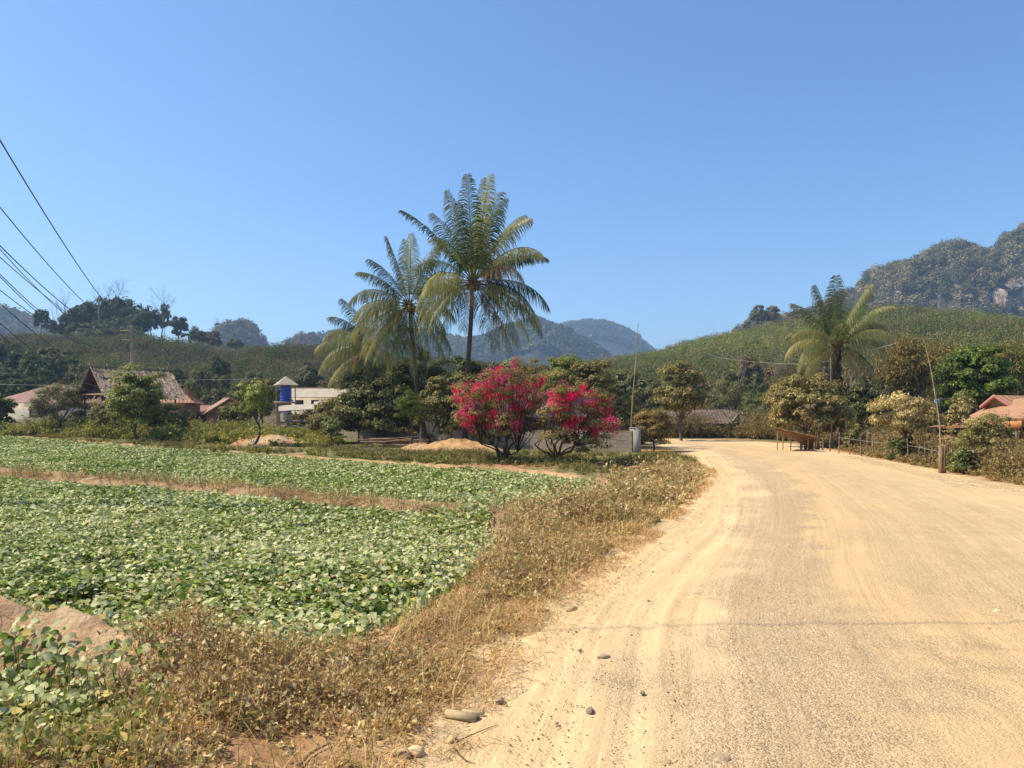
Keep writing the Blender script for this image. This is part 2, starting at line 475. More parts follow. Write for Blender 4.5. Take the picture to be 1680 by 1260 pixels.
SAND = np.array((0.62, 0.44, 0.235))
def make_ground():
    u = np.linspace(-1, 1, 640)
    xs = np.sinh(u * 8.35) * 2.0 * 5000 / (2.0 * math.sinh(8.35)) + 0.0
    w = np.linspace(-0.5, 1, 660)
    a = 8.4
    ys = 6.0 + np.sinh(w * a) * 5000 / math.sinh(a)
    X, Y = np.meshgrid(xs, ys)
    x = X.ravel(); y = Y.ravel()
    rd = np.full(x.shape, -50.0)
    nearm = (np.abs(x) < 120) & (y < 140)
    rd[nearm] = road_in(x[nearm], y[nearm])
    z = np.zeros_like(x)
    z[nearm] = ground_h(x[nearm], y[nearm], rd[nearm])
    z[~nearm] = base_h(x[~nearm], y[~nearm])
    # dip under the road sheet so that the two never meet
    z -= 0.06 * sstep(0.6, 0.95, rd)
    # colours of the soil itself
    n = fbm(x * 0.5, y * 0.5, 4); n2 = fbm(x * 2.3 + 9, y * 2.3, 3)
    litter = np.array((0.36, 0.205, 0.09)); soil = np.array((0.45, 0.28, 0.15)); grass = np.array((0.14, 0.15, 0.05)); olive = np.array((0.19, 0.17, 0.075))
    c = np.tile(olive, (len(x), 1))
    c = lerp(c, grass, sstep(0.42, 0.6, n))
    c = lerp(c, soil, sstep(0.58, 0.75, n2) * (1 - sstep(90, 160, y)))
    lit = sstep(3.6, 0.8, -rd + (n - 0.5) * 2.0) * (y < 80)
    c = lerp(c, litter, lit)
    c = lerp(c, SAND * 1.1, sstep(0.75, 0.0, -rd + (n2 - 0.5) * 0.9) * (y < 110))
    for p in FIELDS:
        f = np.full(x.shape, -9.0); f[nearm] = fd(x[nearm], y[nearm], p)
        c = lerp(c, (0.50, 0.30, 0.155), np.exp(-((f + 0.30) / 0.42) ** 2) * (rd < -0.4) * sstep(0.15, 0.45, n2))
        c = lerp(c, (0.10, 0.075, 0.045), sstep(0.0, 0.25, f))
    b = np.full(x.shape, 99.0); b[nearm] = dpoly(x[nearm], y[nearm], BUND_LINE, closed=False)
    c = lerp(c, lerp(np.tile((0.27, 0.17, 0.085), (len(x), 1)), (0.42, 0.28, 0.15), sstep(.4, .6, n2)), sstep(0.95, 0.6, b) * (rd < -0.4))
    k = np.full(x.shape, -9.0); k[nearm] = fd(x[nearm], y[nearm], BANK)
    c = lerp(c, lerp(np.tile((0.62, 0.43, 0.25), (len(x), 1)), (0.47, 0.29, 0.165), sstep(.4, .65, n2)), sstep(-0.1, 0.2, k))
    # dark ash strip and sandy patches beyond the far bed
    ax, ay = XY(540, 44)
    ash = inpoly(x, y, ASH)
    c = lerp(c, (0.11, 0.10, 0.10), ash * sstep(0.3, 0.5, n2 + 0.25))
    bare = np.exp(-(((x - 1.0) / 2.6) ** 2 + ((y - 27.4) / 1.2) ** 2))
    c = lerp(c, (0.42, 0.22, 0.12), np.clip(bare * 1.4, 0, 1))
    c = lerp(c, (0.13, 0.15, 0.07), sstep(140, 260, y))
    B = Bag()
    ny, nx = X.shape
    i = np.arange(ny - 1)[:, None]; j = np.arange(nx - 1)[None, :]
    q = i * nx + j
    F = np.stack([q, q + 1, q + nx + 1, q + nx], -1).reshape(-1, 4)
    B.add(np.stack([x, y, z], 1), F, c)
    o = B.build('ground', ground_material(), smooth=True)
    tag(o, kind='structure')

ASH = [XY(470, 47.5), XY(560, 44), XY(640, 38), XY(800, 33.5), XY(812, 36), XY(700, 40), XY(600, 46), XY(500, 50.5)]
make_ground()

def road_material():
    m, t, o = newmat('packed_gravel')
    v = tcoord(t)
    uv = t.nodes.new('ShaderNodeUVMap').outputs[0]
    sep = t.nodes.new('ShaderNodeSeparateXYZ'); t.links.new(uv, sep.inputs[0])
    U = sep.outputs['X']           # metres from the left edge
    # streaks along the road
    mp = t.nodes.new('ShaderNodeMapping'); mp.inputs['Scale'].default_value = (1.3, 0.035, 1.0)
    t.links.new(uv, mp.inputs['Vector'])
    st = noise(t, mp.outputs[0], 2.2, 4, 0.6)
    st2 = noise(t, mp.outputs[0], 7.0, 3, 0.6)
    big = noise(t, v, 0.30, 4, 0.6)
    med = noise(t, v, 2.2, 6, 0.65)
    wob = math_(t, 'ADD', U, ramp(t, big, 0.3, 0.7, -0.9, 0.9))
    wob = math_(t, 'ADD', wob, ramp(t, med, 0.3, 0.7, -0.25, 0.25))
    cr = t.nodes.new('ShaderNodeValToRGB')      # loose pale sand at the edge, wheel tracks, gravel between
    e = cr.color_ramp.elements
    pos = [(0.0, (0.72, 0.50, 0.25)), (0.08, (0.75, 0.53, 0.275)), (0.12, (0.66, 0.48, 0.265)), (0.17, (0.58, 0.42, 0.24)), (0.24, (0.57, 0.405, 0.225)),
           (0.30, (0.66, 0.45, 0.225)), (0.42, (0.60, 0.42, 0.22)), (0.55, (0.62, 0.44, 0.23)), (0.75, (0.69, 0.49, 0.255))]
    while len(e) < len(pos): e.new(0.5)
    for k, (pp, cc) in enumerate(pos): e[k].position = pp; e[k].color = (*cc, 1)
    t.links.new(ramp(t, wob, 0, 9.0), cr.inputs[0])
    gr = t.nodes.new('ShaderNodeValToRGB')      # how stony
    e = gr.color_ramp.elements
    pos = [(0.0, 0.35), (0.06, 0.1), (0.10, 0.2), (0.15, 1.0), (0.25, 0.95), (0.31, 0.4), (0.42, 0.75), (0.6, 0.45), (1.0, 0.3)]
    while len(e) < len(pos): e.new(0.5)
    for k, (pp, cc) in enumerate(pos): e[k].position = pp; e[k].color = (cc, cc, cc, 1)
    t.links.new(ramp(t, wob, 0, 9.0), gr.inputs[0])
    G = math_(t, 'MULTIPLY', gr.outputs[0], ramp(t, st, 0.3, 0.7, 0.5, 1.3))
    vo = t.nodes.new('ShaderNodeTexVoronoi'); vo.inputs['Scale'].default_value = 75
    t.links.new(v, vo.inputs['Vector'])
    vo2 = t.nodes.new('ShaderNodeTexVoronoi'); vo2.inputs['Scale'].default_value = 22
    t.links.new(v, vo2.inputs['Vector'])
    fine = noise(t, v, 60, 4, 0.7)
    c = mixc(t, ramp(t, st2, 0.38, 0.62, 0, 0.5), cr.outputs[0], (0.52, 0.36, 0.19))
    # each pebble its own tone
    sp = t.nodes.new('ShaderNodeSeparateXYZ'); t.links.new(vo.outputs['Color'], sp.inputs[0])
    tone = ramp(t, sp.outputs['X'], 0.0, 1.0, 0.72, 1.22)
    one = math_(t, 'ADD', math_(t, 'MULTIPLY', math_(t, 'SUBTRACT', tone, 1.0), math_(t, 'MULTIPLY', G, 0.95)), 1.0)
    one = math_(t, 'MULTIPLY', one, ramp(t, fine, 0.3, 0.7, 0.86, 1.14))
    sp2 = t.nodes.new('ShaderNodeSeparateXYZ'); t.links.new(vo2.outputs['Color'], sp2.inputs[0])
    spot = math_(t, 'MULTIPLY', math_(t, 'LESS_THAN', vo2.outputs['Distance'], 0.16), math_(t, 'GREATER_THAN', sp2.outputs['X'], 0.62))
    one = math_(t, 'MULTIPLY', one, math_(t, 'SUBTRACT', 1.0, math_(t, 'MULTIPLY', spot, math_(t, 'MULTIPLY', G, 0.38))))
    one = math_(t, 'MULTIPLY', one, ramp(t, med, 0.3, 0.7, 0.93, 1.07))
    s = t.nodes.new('ShaderNodeVectorMath'); s.operation = 'SCALE'
    t.links.new(c, s.inputs[0]); t.links.new(one, s.inputs['Scale'])
    p = nd(t, 'ShaderNodeBsdfPrincipled'); p.inputs['Roughness'].default_value = 0.95
    p.inputs['Specular IOR Level'].default_value = 0.12
    t.links.new(s.outputs[0], p.inputs['Base Color'])
    peb = math_(t, 'MULTIPLY', ramp(t, vo.outputs['Distance'], 0.0, 0.6, 1.0, 0.0), G)
    peb2 = math_(t, 'MULTIPLY', ramp(t, vo2.outputs['Distance'], 0.0, 0.35, 1.0, 0.0), G)
    n0 = bump(t, peb, 0.009)
    n1 = bump(t, peb2, 0.005, 1.0, n0)
    n2 = bump(t, math_(t, 'ADD', fine, math_(t, 'MULTIPLY', st2, 1.5)), 0.010, 1.0, n1)
    n3 = bump(t, med, 0.022, 1.0, n2)
    t.links.new(n3, p.inputs['Normal'])
    t.links.new(p.outputs[0], o.inputs[0])
    return m

def resample(c, s):
    d = np.concatenate([[0], np.cumsum(np.hypot(*np.diff(c, axis=0).T))])
    return d

def make_road():
    n = len(ROAD_L)
    # refine the rows near the camera
    tt = np.arange(n)
    fine = np.interp(np.linspace(0, n - 1, 1100), tt, tt)
    L = np.stack([np.interp(fine, tt, ROAD_L[:, 0]), np.interp(fine, tt, ROAD_L[:, 1])], 1)
    Rr = np.stack([np.interp(fine, tt, ROAD_R[:, 0]), np.interp(fine, tt, ROAD_R[:, 1])], 1)
    d = np.concatenate([[0], np.cumsum(np.hypot(*np.diff((L + Rr) / 2, axis=0).T))])
    K = 150
    s = np.linspace(0, 1, K)
    s = s ** 1.35
    w = np.hypot(*(Rr - L).T)
    # ragged edges
    eL = (fbm(L[:, 0] * 1.2, L[:, 1] * 1.2, 4) - 0.5) * 0.9 + (fbm(L[:, 0] * 7, L[:, 1] * 7, 2) - 0.5) * 0.25
    eR = (fbm(Rr[:, 0] * 1.2, Rr[:, 1] * 1.2, 4) - 0.5) * 0.9
    dirv = (Rr - L) / w[:, None]
    L = L + dirv * eL[:, None]; Rr = Rr + dirv * eR[:, None]
    Pxy = L[:, None, :] * (1 - s)[None, :, None] + Rr[:, None, :] * s[None, :, None]
    x = Pxy[..., 0].ravel(); y = Pxy[..., 1].ravel()
    U = (s[None, :] * (w - eL + eR)[:, None] + eL[:, None]).ravel(); V = np.repeat(d, K)
    z = ground_h(x, y, np.full(x.shape, 5.0)) + 0.012
    Ue = (s[None, :] * w[:, None]).ravel(); edge = np.minimum(Ue, np.repeat(w, K) - Ue)
    z -= 0.030 * sstep(0.15, 0.0, edge)
    z += 0.02 * sstep(0, 2.0, edge)
    # wheel ruts and little ridges of loose sand pushed aside
    for u0, wd, dep in ((0.72, 0.09, 0.014), (0.88, 0.04, 0.010), (0.45, 0.05, 0.008), (1.9, 0.22, 0.010), (3.4, 0.25, 0.010), (4.6, 0.25, 0.008), (6.1, 0.25, 0.008)):
        k = U - u0 - 0.12 * np.sin(V * 0.22 + u0 * 3) - 0.03 * np.sin(V * 0.7)
        dep = dep * (0.3 + 0.7 * sstep(40, 22, V))
        z += -dep * np.exp(-(k / wd) ** 2) + dep * 0.7 * np.exp(-((np.abs(k) - wd * 1.6) / (wd * 0.5)) ** 2)
    tread = np.exp(-((U - 1.0 - 0.12 * np.sin(V * 0.22 + 2.16)) / 0.10) ** 2) * (V < 32)
    z += tread * 0.010 * np.sin(V * 60 + U * 45) * (fbm(x * 2, y * 2, 2) > 0.5)
    B = Bag()
    N = len(L)
    i = np.arange(N - 1)[:, None]; j = np.arange(K - 1)[None, :]
    q = i * K + j
    F = np.stack([q, q + 1, q + K + 1, q + K], -1).reshape(-1, 4)
    B.add(np.stack([x, y, z], 1), F)
    o = B.build('dirt_road', road_material(), smooth=True, uv=np.stack([U, V], 1))
    tag(o, kind='structure')
make_road()

def zat(x, y):
    x = np.atleast_1d(np.asarray(x, float)); y = np.atleast_1d(np.asarray(y, float))
    rd = road_in(x, y)
    z = ground_h(x, y, rd)
    return np.where(rd > 0.2, z + 0.02, z)

def z1(x, y): return float(zat(x, y)[0])

# ---------------------------------------------------------------- hills
def hill_mat(name, a, b, rock=None, rs=0.02, sc=0.05, lo=0.55, hi=0.62, bm_=0.5):
    m, t, o = newmat(name)
    v = tcoord(t)
    c = mixc(t, ramp(t, noise(t, v, sc, 8, 0.7), 0.35, 0.65), a, b)
    if rock:
        mp = t.nodes.new('ShaderNodeMapping'); mp.inputs['Scale'].default_value = (1.0, 1.0, 0.5)
        t.links.new(v, mp.inputs['Vector'])
        c = mixc(t, ramp(t, noise(t, mp.outputs[0], rs, 7, 0.65), lo, hi), c, rock)
    p = nd(t, 'ShaderNodeBsdfPrincipled'); p.inputs['Roughness'].default_value = 1.0
    p.inputs['Specular IOR Level'].default_value = 0.0
    t.links.new(c, p.inputs['Base Color'])
    t.links.new(bump(t, noise(t, v, sc * 4, 8, 0.75), 0.15 / sc * bm_), p.inputs['Normal'])
    t.links.new(p.outputs[0], o.inputs[0])
    return m

HL = []
class Hill:
    """a ridge of real height at a real distance; prof = skyline of the bare slope"""
    def __init__(s, name, prof, D0, D1, D2, mat, foot=-1.0, power=1.0, rough=0.0, rs=0.02, nt_=360, nv=110, D1fn=None):
        px = np.array([q[0] for q in prof], float); py = np.array([q[1] for q in prof], float)
        s.t0 = (px - 840) / FP; s.py = py
        s.D0, s.D1, s.D2, s.foot, s.power, s.rough, s.rs = D0, D1, D2, foot, power, rough, rs
        tt = np.linspace(s.t0[0], s.t0[-1], nt_)
        vv = np.linspace(0, 1.6, nv)
        T, V = np.meshgrid(tt, vv)
        x, y, z = s.at(T.ravel(), V.ravel())
        B = Bag()
        i = np.arange(nv - 1)[:, None]; j = np.arange(nt_ - 1)[None, :]
        q = i * nt_ + j
        B.add(np.stack([x, y, z], 1), np.stack([q, q + 1, q + nt_ + 1, q + nt_], -1).reshape(-1, 4))
        s.o = tag(B.build(name, mat, smooth=True), kind='structure'); HL.append(s)
    def at(s, t, v):
        """t = x / y, v: 0 at the foot, 1 at the ridge, beyond 1 the far side"""
        y = np.where(v <= 1, s.D0 + (s.D1 - s.D0) * v, s.D1 + (s.D2 - s.D1) * (v - 1) / 0.6)
        zr = EYE + (HZ - np.interp(t, s.t0, s.py)) / FP * s.D1
        f = np.where(v <= 1, np.sin(np.clip(v, 0, 1) * np.pi / 2) ** s.power, np.cos(np.clip((v - 1) / 0.6, 0, 1) * np.pi / 2))
        x = t * (s.D1 * 0.35 + y * 0.65)
        z = s.foot + (zr - s.foot) * f
        if s.rough:
            s2 = getattr(s, 'fine', None) or (s.rough * 0.22, s.rs * 8)
            k = np.sin(np.clip(v, 0, 1) * np.pi) * 0.9 + 0.1
            z = z + (fbm(x * s.rs, y * s.rs, 5) - 0.5) * s.rough * k + (fbm(x * s2[1] + 5, y * s2[1], 3) - 0.5) * s2[0]
        return x, y, z

# far blue mountains
far_m = hill_mat('distant_forest', (0.05, 0.07, 0.04), (0.11, 0.115, 0.07), None, sc=0.03, bm_=2.5)
Hill('distant_mountain', [(430, 640), (480, 600), (520, 575), (560, 556), (600, 552), (700, 560), (760, 573), (800, 562), (830, 548), (862, 540), (880, 534), (900, 541), (922, 552), (945, 566), (985, 590), (1040, 630), (1080, 660)],
     850, 1250, 1600, far_m, rough=36, rs=0.009, power=0.8)
Hill('distant_mountain', [(780, 640), (840, 590), (880, 556), (905, 546), (930, 538), (955, 533), (985, 533), (1010, 539), (1030, 548), (1045, 558), (1062, 573), (1090, 598), (1140, 640), (1180, 670)],
     1450, 1900, 2400, far_m, rough=45, rs=0.006, power=0.8)
MOUNTS = HL[-2:]
far_g = hill_mat('distant_dry_hill', (0.13, 0.115, 0.085), (0.08, 0.085, 0.055), (0.2, 0.16, 0.14), 0.01, 0.03)
H_far1 = Hill('distant_hill', [(-500, 560), (-300, 500), (-120, 512), (-40, 520), (10, 517), (40, 524), (75, 540), (120, 560), (180, 600)], 650, 900, 1200, far_g, rough=30, rs=0.01)
H_far2 = Hill('distant_hill', [(300, 620), (340, 570), (360, 552), (385, 540), (405, 538), (425, 548), (434, 568), (450, 600), (480, 640)], 600, 800, 1000, far_g, rough=14, rs=0.02)
H_far3 = Hill('distant_hill', [(440, 620), (480, 566), (500, 558), (520, 560), (535, 575), (560, 610)], 600, 800, 1000, far_g, rough=8, rs=0.02)

karst_m = hill_mat('limestone_forest', (0.075, 0.08, 0.045), (0.12, 0.105, 0.065), (0.50, 0.40, 0.33), 0.03, 0.04, 0.50, 0.58)
H_karst = Hill('limestone_hill', [(1150, 648), (1200, 568), (1235, 543), (1300, 532), (1340, 520), (1380, 494), (1405, 482), (1430, 457), (1470, 449), (1500, 444), (1535, 426), (1560, 422), (1590, 424), (1612, 436), (1640, 410),
                                (1680, 388), (1740, 358), (1840, 338), (1960, 358), (2100, 428), (2200, 528)], 520, 660, 900, karst_m, rough=30, rs=0.022, power=0.75, nt_=420, nv=130)
slope_m = hill_mat('hillside_soil', (0.13, 0.12, 0.06), (0.19, 0.14, 0.08), None, sc=0.15)
H_left = Hill('left_hillside', [(-700, 613), (-400, 583), (-200, 591), (-60, 598), (0, 595), (40, 579), (90, 576), (150, 577), (250, 578), (300, 581), (340, 588), (400, 602), (500, 594), (560, 598), (650, 611),
                                (760, 623), (900, 628), (1000, 623), (1060, 627), (1150, 648), (1250, 673)], 130, 260, 420, slope_m, rough=4, rs=0.05)
H_right = Hill('right_hillside', [(880, 664), (960, 624), (1010, 614), (1062, 603), (1100, 591), (1160, 579), (1240, 564), (1300, 554), (1350, 548), (1400, 540), (1450, 545), (1530, 547), (1600, 557), (1680, 572), (1800, 581), (2000, 596), (2300, 636)],
              120, 330, 520, slope_m, rough=6, rs=0.04, power=0.9)

# ---------------------------------------------------------------- leaf scatter
LEAF2 = (np.array([[0, 0, 0], [-.5, .5, .12], [0, .5, 0], [.5, .5, .12], [0, 1, -.08]], float),
         np.array([[0, 2, 4, 1], [0, 3, 4, 2]]))          # folded ovate leaf, width = length
LEAF6 = (np.array([[0, 0, 0], [-.36, .22, .09], [0, .25, .02], [.36, .22, .09], [-.46, .52, .10], [0, .55, .03], [.46, .52, .10], [-.2, .84, .02], [0, .85, -.02], [.2, .84, .02], [0, 1.02, -.1]], float),
         np.array([[1, 2, 5, 4], [2, 3, 6, 5], [4, 5, 8, 7], [5, 6, 9, 8]]), np.array([[0, 2, 1], [0, 3, 2], [7, 8, 10], [8, 9, 10]]))
QUAD = (np.array([[-.5, 0, 0], [.5, 0, 0], [.35, 1, 0.1], [-.35, 1, 0.1]], float), np.array([[0, 1, 2, 3]]))
TRI6 = (np.array([[0, 0, 0], [-.4, .4, .05], [.4, .35, -.05], [.1, 1, 0]], float), np.array([[0, 2, 3, 1]]))

def scatter(bag, Pn, axis, normal, size, width, col, tmpl=LEAF2):
    """one leaf per point; axis = along the leaf, normal = its upper side"""
    Pn = np.asarray(Pn, float); n = len(Pn)
    if n == 0: return
    a = nrm(axis); b = nrm(np.cross(a, normal)); c = np.cross(b, a)
    c = -c if False else c
    T = tmpl[0]
    size = np.broadcast_to(np.asarray(size, float), (n,))[:, None, None]
    width = np.broadcast_to(np.asarray(width, float), (n,))[:, None, None]
    V = Pn[:, None, :] + size * (width * T[None, :, 0:1] * b[:, None, :] + T[None, :, 1:2] * a[:, None, :] + T[None, :, 2:3] * np.cross(b, a)[:, None, :])
    k = len(T)
    C = np.repeat(np.asarray(col, float).reshape(-1, 3) if np.ndim(col) > 1 else np.tile(col, (n, 1)), k, axis=0)
    off = (np.arange(n) * k)[:, None, None]
    base = bag.n
    first = True
    for F in tmpl[1:]:
        FF = (F[None] + off).reshape(-1, F.shape[1])
        if first:
            bag.add(V.reshape(-1, 3), FF, C); first = False
        else:
            bag.f.setdefault(FF.shape[1], []).append(FF + base)

def rdir(r, n):
    v = r.normal(size=(n, 3)); return nrm(v)

def colmix(r, n, cols, weights, jit=0.15):
    cols = np.asarray(cols, float)
    k = r.choice(len(cols), size=n, p=np.asarray(weights) / sum(weights))
    c = cols[k] * (1 + jit * r.normal(size=(n, 1)))
    return np.clip(c, 0.004, 0.95)

def crown(bag, r, center, rad, nclump, nleaf, leaf, cols, wts, clump=0.25, flat=0.35, wid=0.55, droop=0.3, shell=0.55, tmpl=LEAF2, clumps=None, aspect=1.0, dome=False):
    center = np.asarray(center, float); rad = np.asarray(rad, float)
    if clumps is None:
        d = rdir(r, nclump); d[:, 2] = np.where(d[:, 2] < -flat, -d[:, 2] * 0.6, d[:, 2])
        if dome:       # full down to the ground instead of a ball on a stick
            hyp = np.hypot(d[:, 0], d[:, 1]) + 1e-6; k_ = np.where(d[:, 2] < 0.1, np.maximum(hyp, 0.80 + 0.18 * r.random(nclump)) / hyp, 1.0)
            d[:, 0] *= k_; d[:, 1] *= k_
        rr = shell + (1 - shell) * r.random((nclump, 1)) ** 0.6
        wob = 0.82 + 0.36 * vn(d[:, 0] * 2.2 + 5 + center[0], d[:, 1] * 2.2 + d[:, 2] * 3 + 9)[:, None]
        cc = center + d * rr * rad * wob
    else:
        cc = np.asarray(clumps, float); nclump = len(cc); d = nrm(cc - center)
    cr = clump * rad.mean() * (0.6 + 0.8 * r.random(nclump))
    k = r.integers(0, nclump, nleaf)
    ld = rdir(r, nleaf); ld[:, 2] = np.abs(ld[:, 2]) * 0.8 + ld[:, 2] * 0.2
    rs = r.random((nleaf, 1)) ** 0.4
    Pn = cc[k] + ld * cr[k][:, None] * rs * np.array([1.1, 1.1, 0.9 * aspect])
    N = nrm(ld + 0.5 * d[k] + np.array([0, 0, 0.5]) + 0.55 * rdir(r, nleaf))
    A = rdir(r, nleaf); A = nrm(A - (A * N).sum(1, keepdims=True) * N); A[:, 2] -= droop
    ck = 0.8 + 0.4 * r.random(nclump)
    C = colmix(r, nleaf, cols, wts) * ck[k][:, None]
    scatter(bag, Pn, A, N, leaf * (0.7 + 0.6 * r.random(nleaf)), wid, C, tmpl)
    return cc

def limbs(bag, r, base, top, targets, r0, c=(1, 1, 1), sides=6, bend=0.12):
    """trunk from base to top, then limbs to a set of clump centres"""
    base = np.asarray(base, float); top = np.asarray(top, float)
    mid = (base + top) / 2 + r.normal(size=3) * np.array([1, 1, 0]) * bend * np.linalg.norm(top - base)
    trunk = catmull([base, mid, top], 5)
    bag.tube(trunk, np.linspace(r0, r0 * 0.65, len(trunk)), sides + 2, c)
    for q in targets:
        q = np.asarray(q, float)
        s = trunk[r.integers(len(trunk) * 2 // 3, len(trunk))]
        m1 = s + (q - s) * 0.5 + np.array([0, 0, 0.08 * np.linalg.norm(q - s)]) + r.normal(size=3) * 0.06 * np.linalg.norm(q - s)
        cv = catmull([s, m1, q], 4)
        bag.tube(cv, np.linspace(r0 * 0.42, r0 * 0.08, len(cv)), sides, c, cap=False)

MANGO = ([(0.055, 0.075, 0.02), (0.115, 0.135, 0.04), (0.24, 0.23, 0.12), (0.38, 0.35, 0.23)], [4, 4, 2, 1.2])
DUSTY = ([(0.24, 0.21, 0.11), (0.33, 0.28, 0.16), (0.13, 0.13, 0.05), (0.09, 0.10, 0.035)], [3, 3, 3, 2])
BRIGHT = ([(0.13, 0.20, 0.035), (0.20, 0.27, 0.05), (0.08, 0.13, 0.025), (0.30, 0.33, 0.12)], [4, 3, 2, 1])
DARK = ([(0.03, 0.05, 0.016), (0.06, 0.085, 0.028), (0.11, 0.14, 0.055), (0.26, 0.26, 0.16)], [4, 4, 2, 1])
GREY = ([(0.09, 0.105, 0.06), (0.16, 0.16, 0.10), (0.05, 0.06, 0.035), (0.28, 0.25, 0.18)], [4, 3, 3, 1.2])
OLIVE = ([(0.11, 0.12, 0.045), (0.19, 0.17, 0.08), (0.055, 0.065, 0.025), (0.33, 0.28, 0.17)], [4, 3, 3, 1.3])

def tree(name, label, cat, px, py_top, hw, D, pal, leaf=0.14, n=9000, trunk_frac=0.3, ncl=60, group=None, zb=None, bark='bark', wid=0.5, clump=0.27,
         mat='leaf', seed=0, ybot=None, droop=0.3, depth=1.0, lean=0.0, r0=None, flat=0.85, shell=0.5, nlimb=9):
    """a tree whose crown spans px +- hw photograph columns at distance D"""
    r = np.random.default_rng(1000 + seed)
    x, y = XY(px, D)
    zb = z1(x, y) if zb is None else zb
    top = P(px, py_top, D)[2] - zb
    rx = hw / FP * D
    bot = trunk_frac * top if ybot is None else P(px, ybot, D)[2] - zb
    root = thing(name, label, cat, (x, y, zb), group)
    c = np.array([lean, 0, (top + bot) / 2]); rad = np.array([rx, rx * depth, (top - bot) / 2])
    B = Bag()
    n = int(n * 1.35)
    cc = crown(B, r, c, rad * np.array([0.92, 0.92, 0.96]), ncl, n, leaf, pal[0], pal[1], clump, flat, wid, droop, shell, dome=seed not in (12, 13, 17, 25, 31))
    B.build('crown', M[mat], root)
    T = Bag()
    pick = cc[r.choice(len(cc), min(nlimb, len(cc)), replace=False)]
    limbs(T, r, (0, 0, -0.1), (lean * 0.5, 0, max(bot, 0.12 * top) + 0.15 * (top - bot)), pick, r0 or max(0.05, top * 0.022))
    T.build('trunk', M[bark], root, smooth=True)
    return root
# ---------------------------------------------------------------- forests that read as one mass
def forest(name, label, cat, hill, trange, vrange, n, h, w, per, leaf, cols, wts, seed, keep=None, trunks=False, wid=0.8):
    r = np.random.default_rng(seed)
    t = r.uniform(*trange, n); v = vrange[0] + (vrange[1] - vrange[0]) * r.random(n)
    if keep is not None:
        k = keep(t, v, r); t = t[k]; v = v[k]; n = len(t)
    x, y, z = hill.at(t, v)
    hh = h * (0.65 + 0.7 * r.random(n)); ww = w * (0.7 + 0.6 * r.random(n))
    k = np.repeat(np.arange(n), per); N = len(k)
    d = rdir(r, N); rr = r.random((N, 1)) ** 0.35
    Pn = np.stack([x, y, z + hh * 0.62], 1)[k] + d * rr * np.stack([ww / 2, ww / 2, hh * 0.40], 1)[k]
    Nn = nrm(d + np.array([0, 0, 0.6]) + 0.6 * rdir(r, N))
    A = rdir(r, N); A = nrm(A - (A * Nn).sum(1, keepdims=True) * Nn)
    patch = fbm(x * 0.03, y * 0.03, 3)
    tc = colmix(r, n, cols, wts, 0.16) * (0.6 + 0.8 * patch)[:, None]
    C = tc[k] * (0.88 + 0.24 * r.random((N, 1)))
    B = Bag()
    scatter(B, Pn, A, Nn, leaf * (0.6 + 0.8 * r.random(N)), wid, C, TRI6)
    if trunks:
        m = r.random(n) < trunks
        xx, yy, zz, hh2 = x[m], y[m], z[m], hh[m]
        q = len(xx); wd = 0.09
        lean = r.normal(size=(q, 2)) * 0.06
        for s in range(3):
            a0 = s * 2 * np.pi / 3; a1 = (s + 1) * 2 * np.pi / 3
            V = np.stack([np.stack([xx + wd * np.cos(a0), yy + wd * np.sin(a0), zz - 0.3], 1), np.stack([xx + wd * np.cos(a1), yy + wd * np.sin(a1), zz - 0.3], 1),
                          np.stack([xx + lean[:, 0] * hh2 + wd * .6 * np.cos(a1), yy + lean[:, 1] * hh2 + wd * .6 * np.sin(a1), zz + hh2 * 0.85], 1),
                          np.stack([xx + lean[:, 0] * hh2 + wd * .6 * np.cos(a0), yy + lean[:, 1] * hh2 + wd * .6 * np.sin(a0), zz + hh2 * 0.85], 1)], 1)
            B.add(V.reshape(-1, 3), np.arange(4 * q).reshape(-1, 4), (0.34, 0.28, 0.21))
    return tag(B.build(name, M['farleaf']), label, cat, kind='stuff')

RUB = [(0.055, 0.078, 0.022), (0.075, 0.09, 0.03), (0.10, 0.095, 0.042), (0.125, 0.10, 0.052), (0.08, 0.12, 0.025)]
def keepL(t, v, r): return ~((v < 0.25) & (r.random(len(t)) < 0.3))
forest('rubber_plantation', 'even band of young grey-green plantation trees covering the low left hillside behind the village', 'plantation',
       H_left, (-0.78, 0.2), (0.12, 1.02), 5600, 4.2, 4.4, 84, 0.38, RUB, [3, 3, 3, 3, 1], 11, keepL, trunks=0.35)
forest('rubber_plantation', 'green plantation trees covering the whole broad hillside on the right below the rocky hill', 'plantation',
       H_right, (0.04, 0.95), (0.10, 1.02), 10500, 4.4, 4.6, 76, 0.44, [(0.10, 0.14, 0.032), (0.14, 0.155, 0.048), (0.18, 0.16, 0.07), (0.22, 0.175, 0.09), (0.15, 0.22, 0.035)], [5, 4, 2.5, 2, 3], 12, None, trunks=0.7)
KJ = [(0.075, 0.08, 0.04), (0.145, 0.145, 0.08), (0.22, 0.20, 0.13), (0.31, 0.27, 0.19)]
def keepK(t, v, r):
    g = fbm(t * 45 + 3, v * 9 + 7, 3)
    cl = np.exp(-(((t - 0.642) / 0.016) ** 2 + ((v - 0.33) / 0.10) ** 2)) + 0.8 * np.exp(-(((t - 0.60) / 0.010) ** 2 + ((v - 0.22) / 0.05) ** 2)) \
        + 0.7 * np.exp(-(((t - 0.478) / 0.012) ** 2 + ((v - 0.9) / 0.10) ** 2))
    return (g < 0.60) & (r.random(len(t)) > cl * 1.1)
forest('limestone_jungle', 'dense grey-green jungle clinging to the steep rocky hill on the far right', 'jungle',
       H_karst, (0.28, 1.0), (0.15, 1.05), 6200, 8.0, 7.5, 80, 1.5, KJ, [4, 4, 3, 2], 13, keepK)
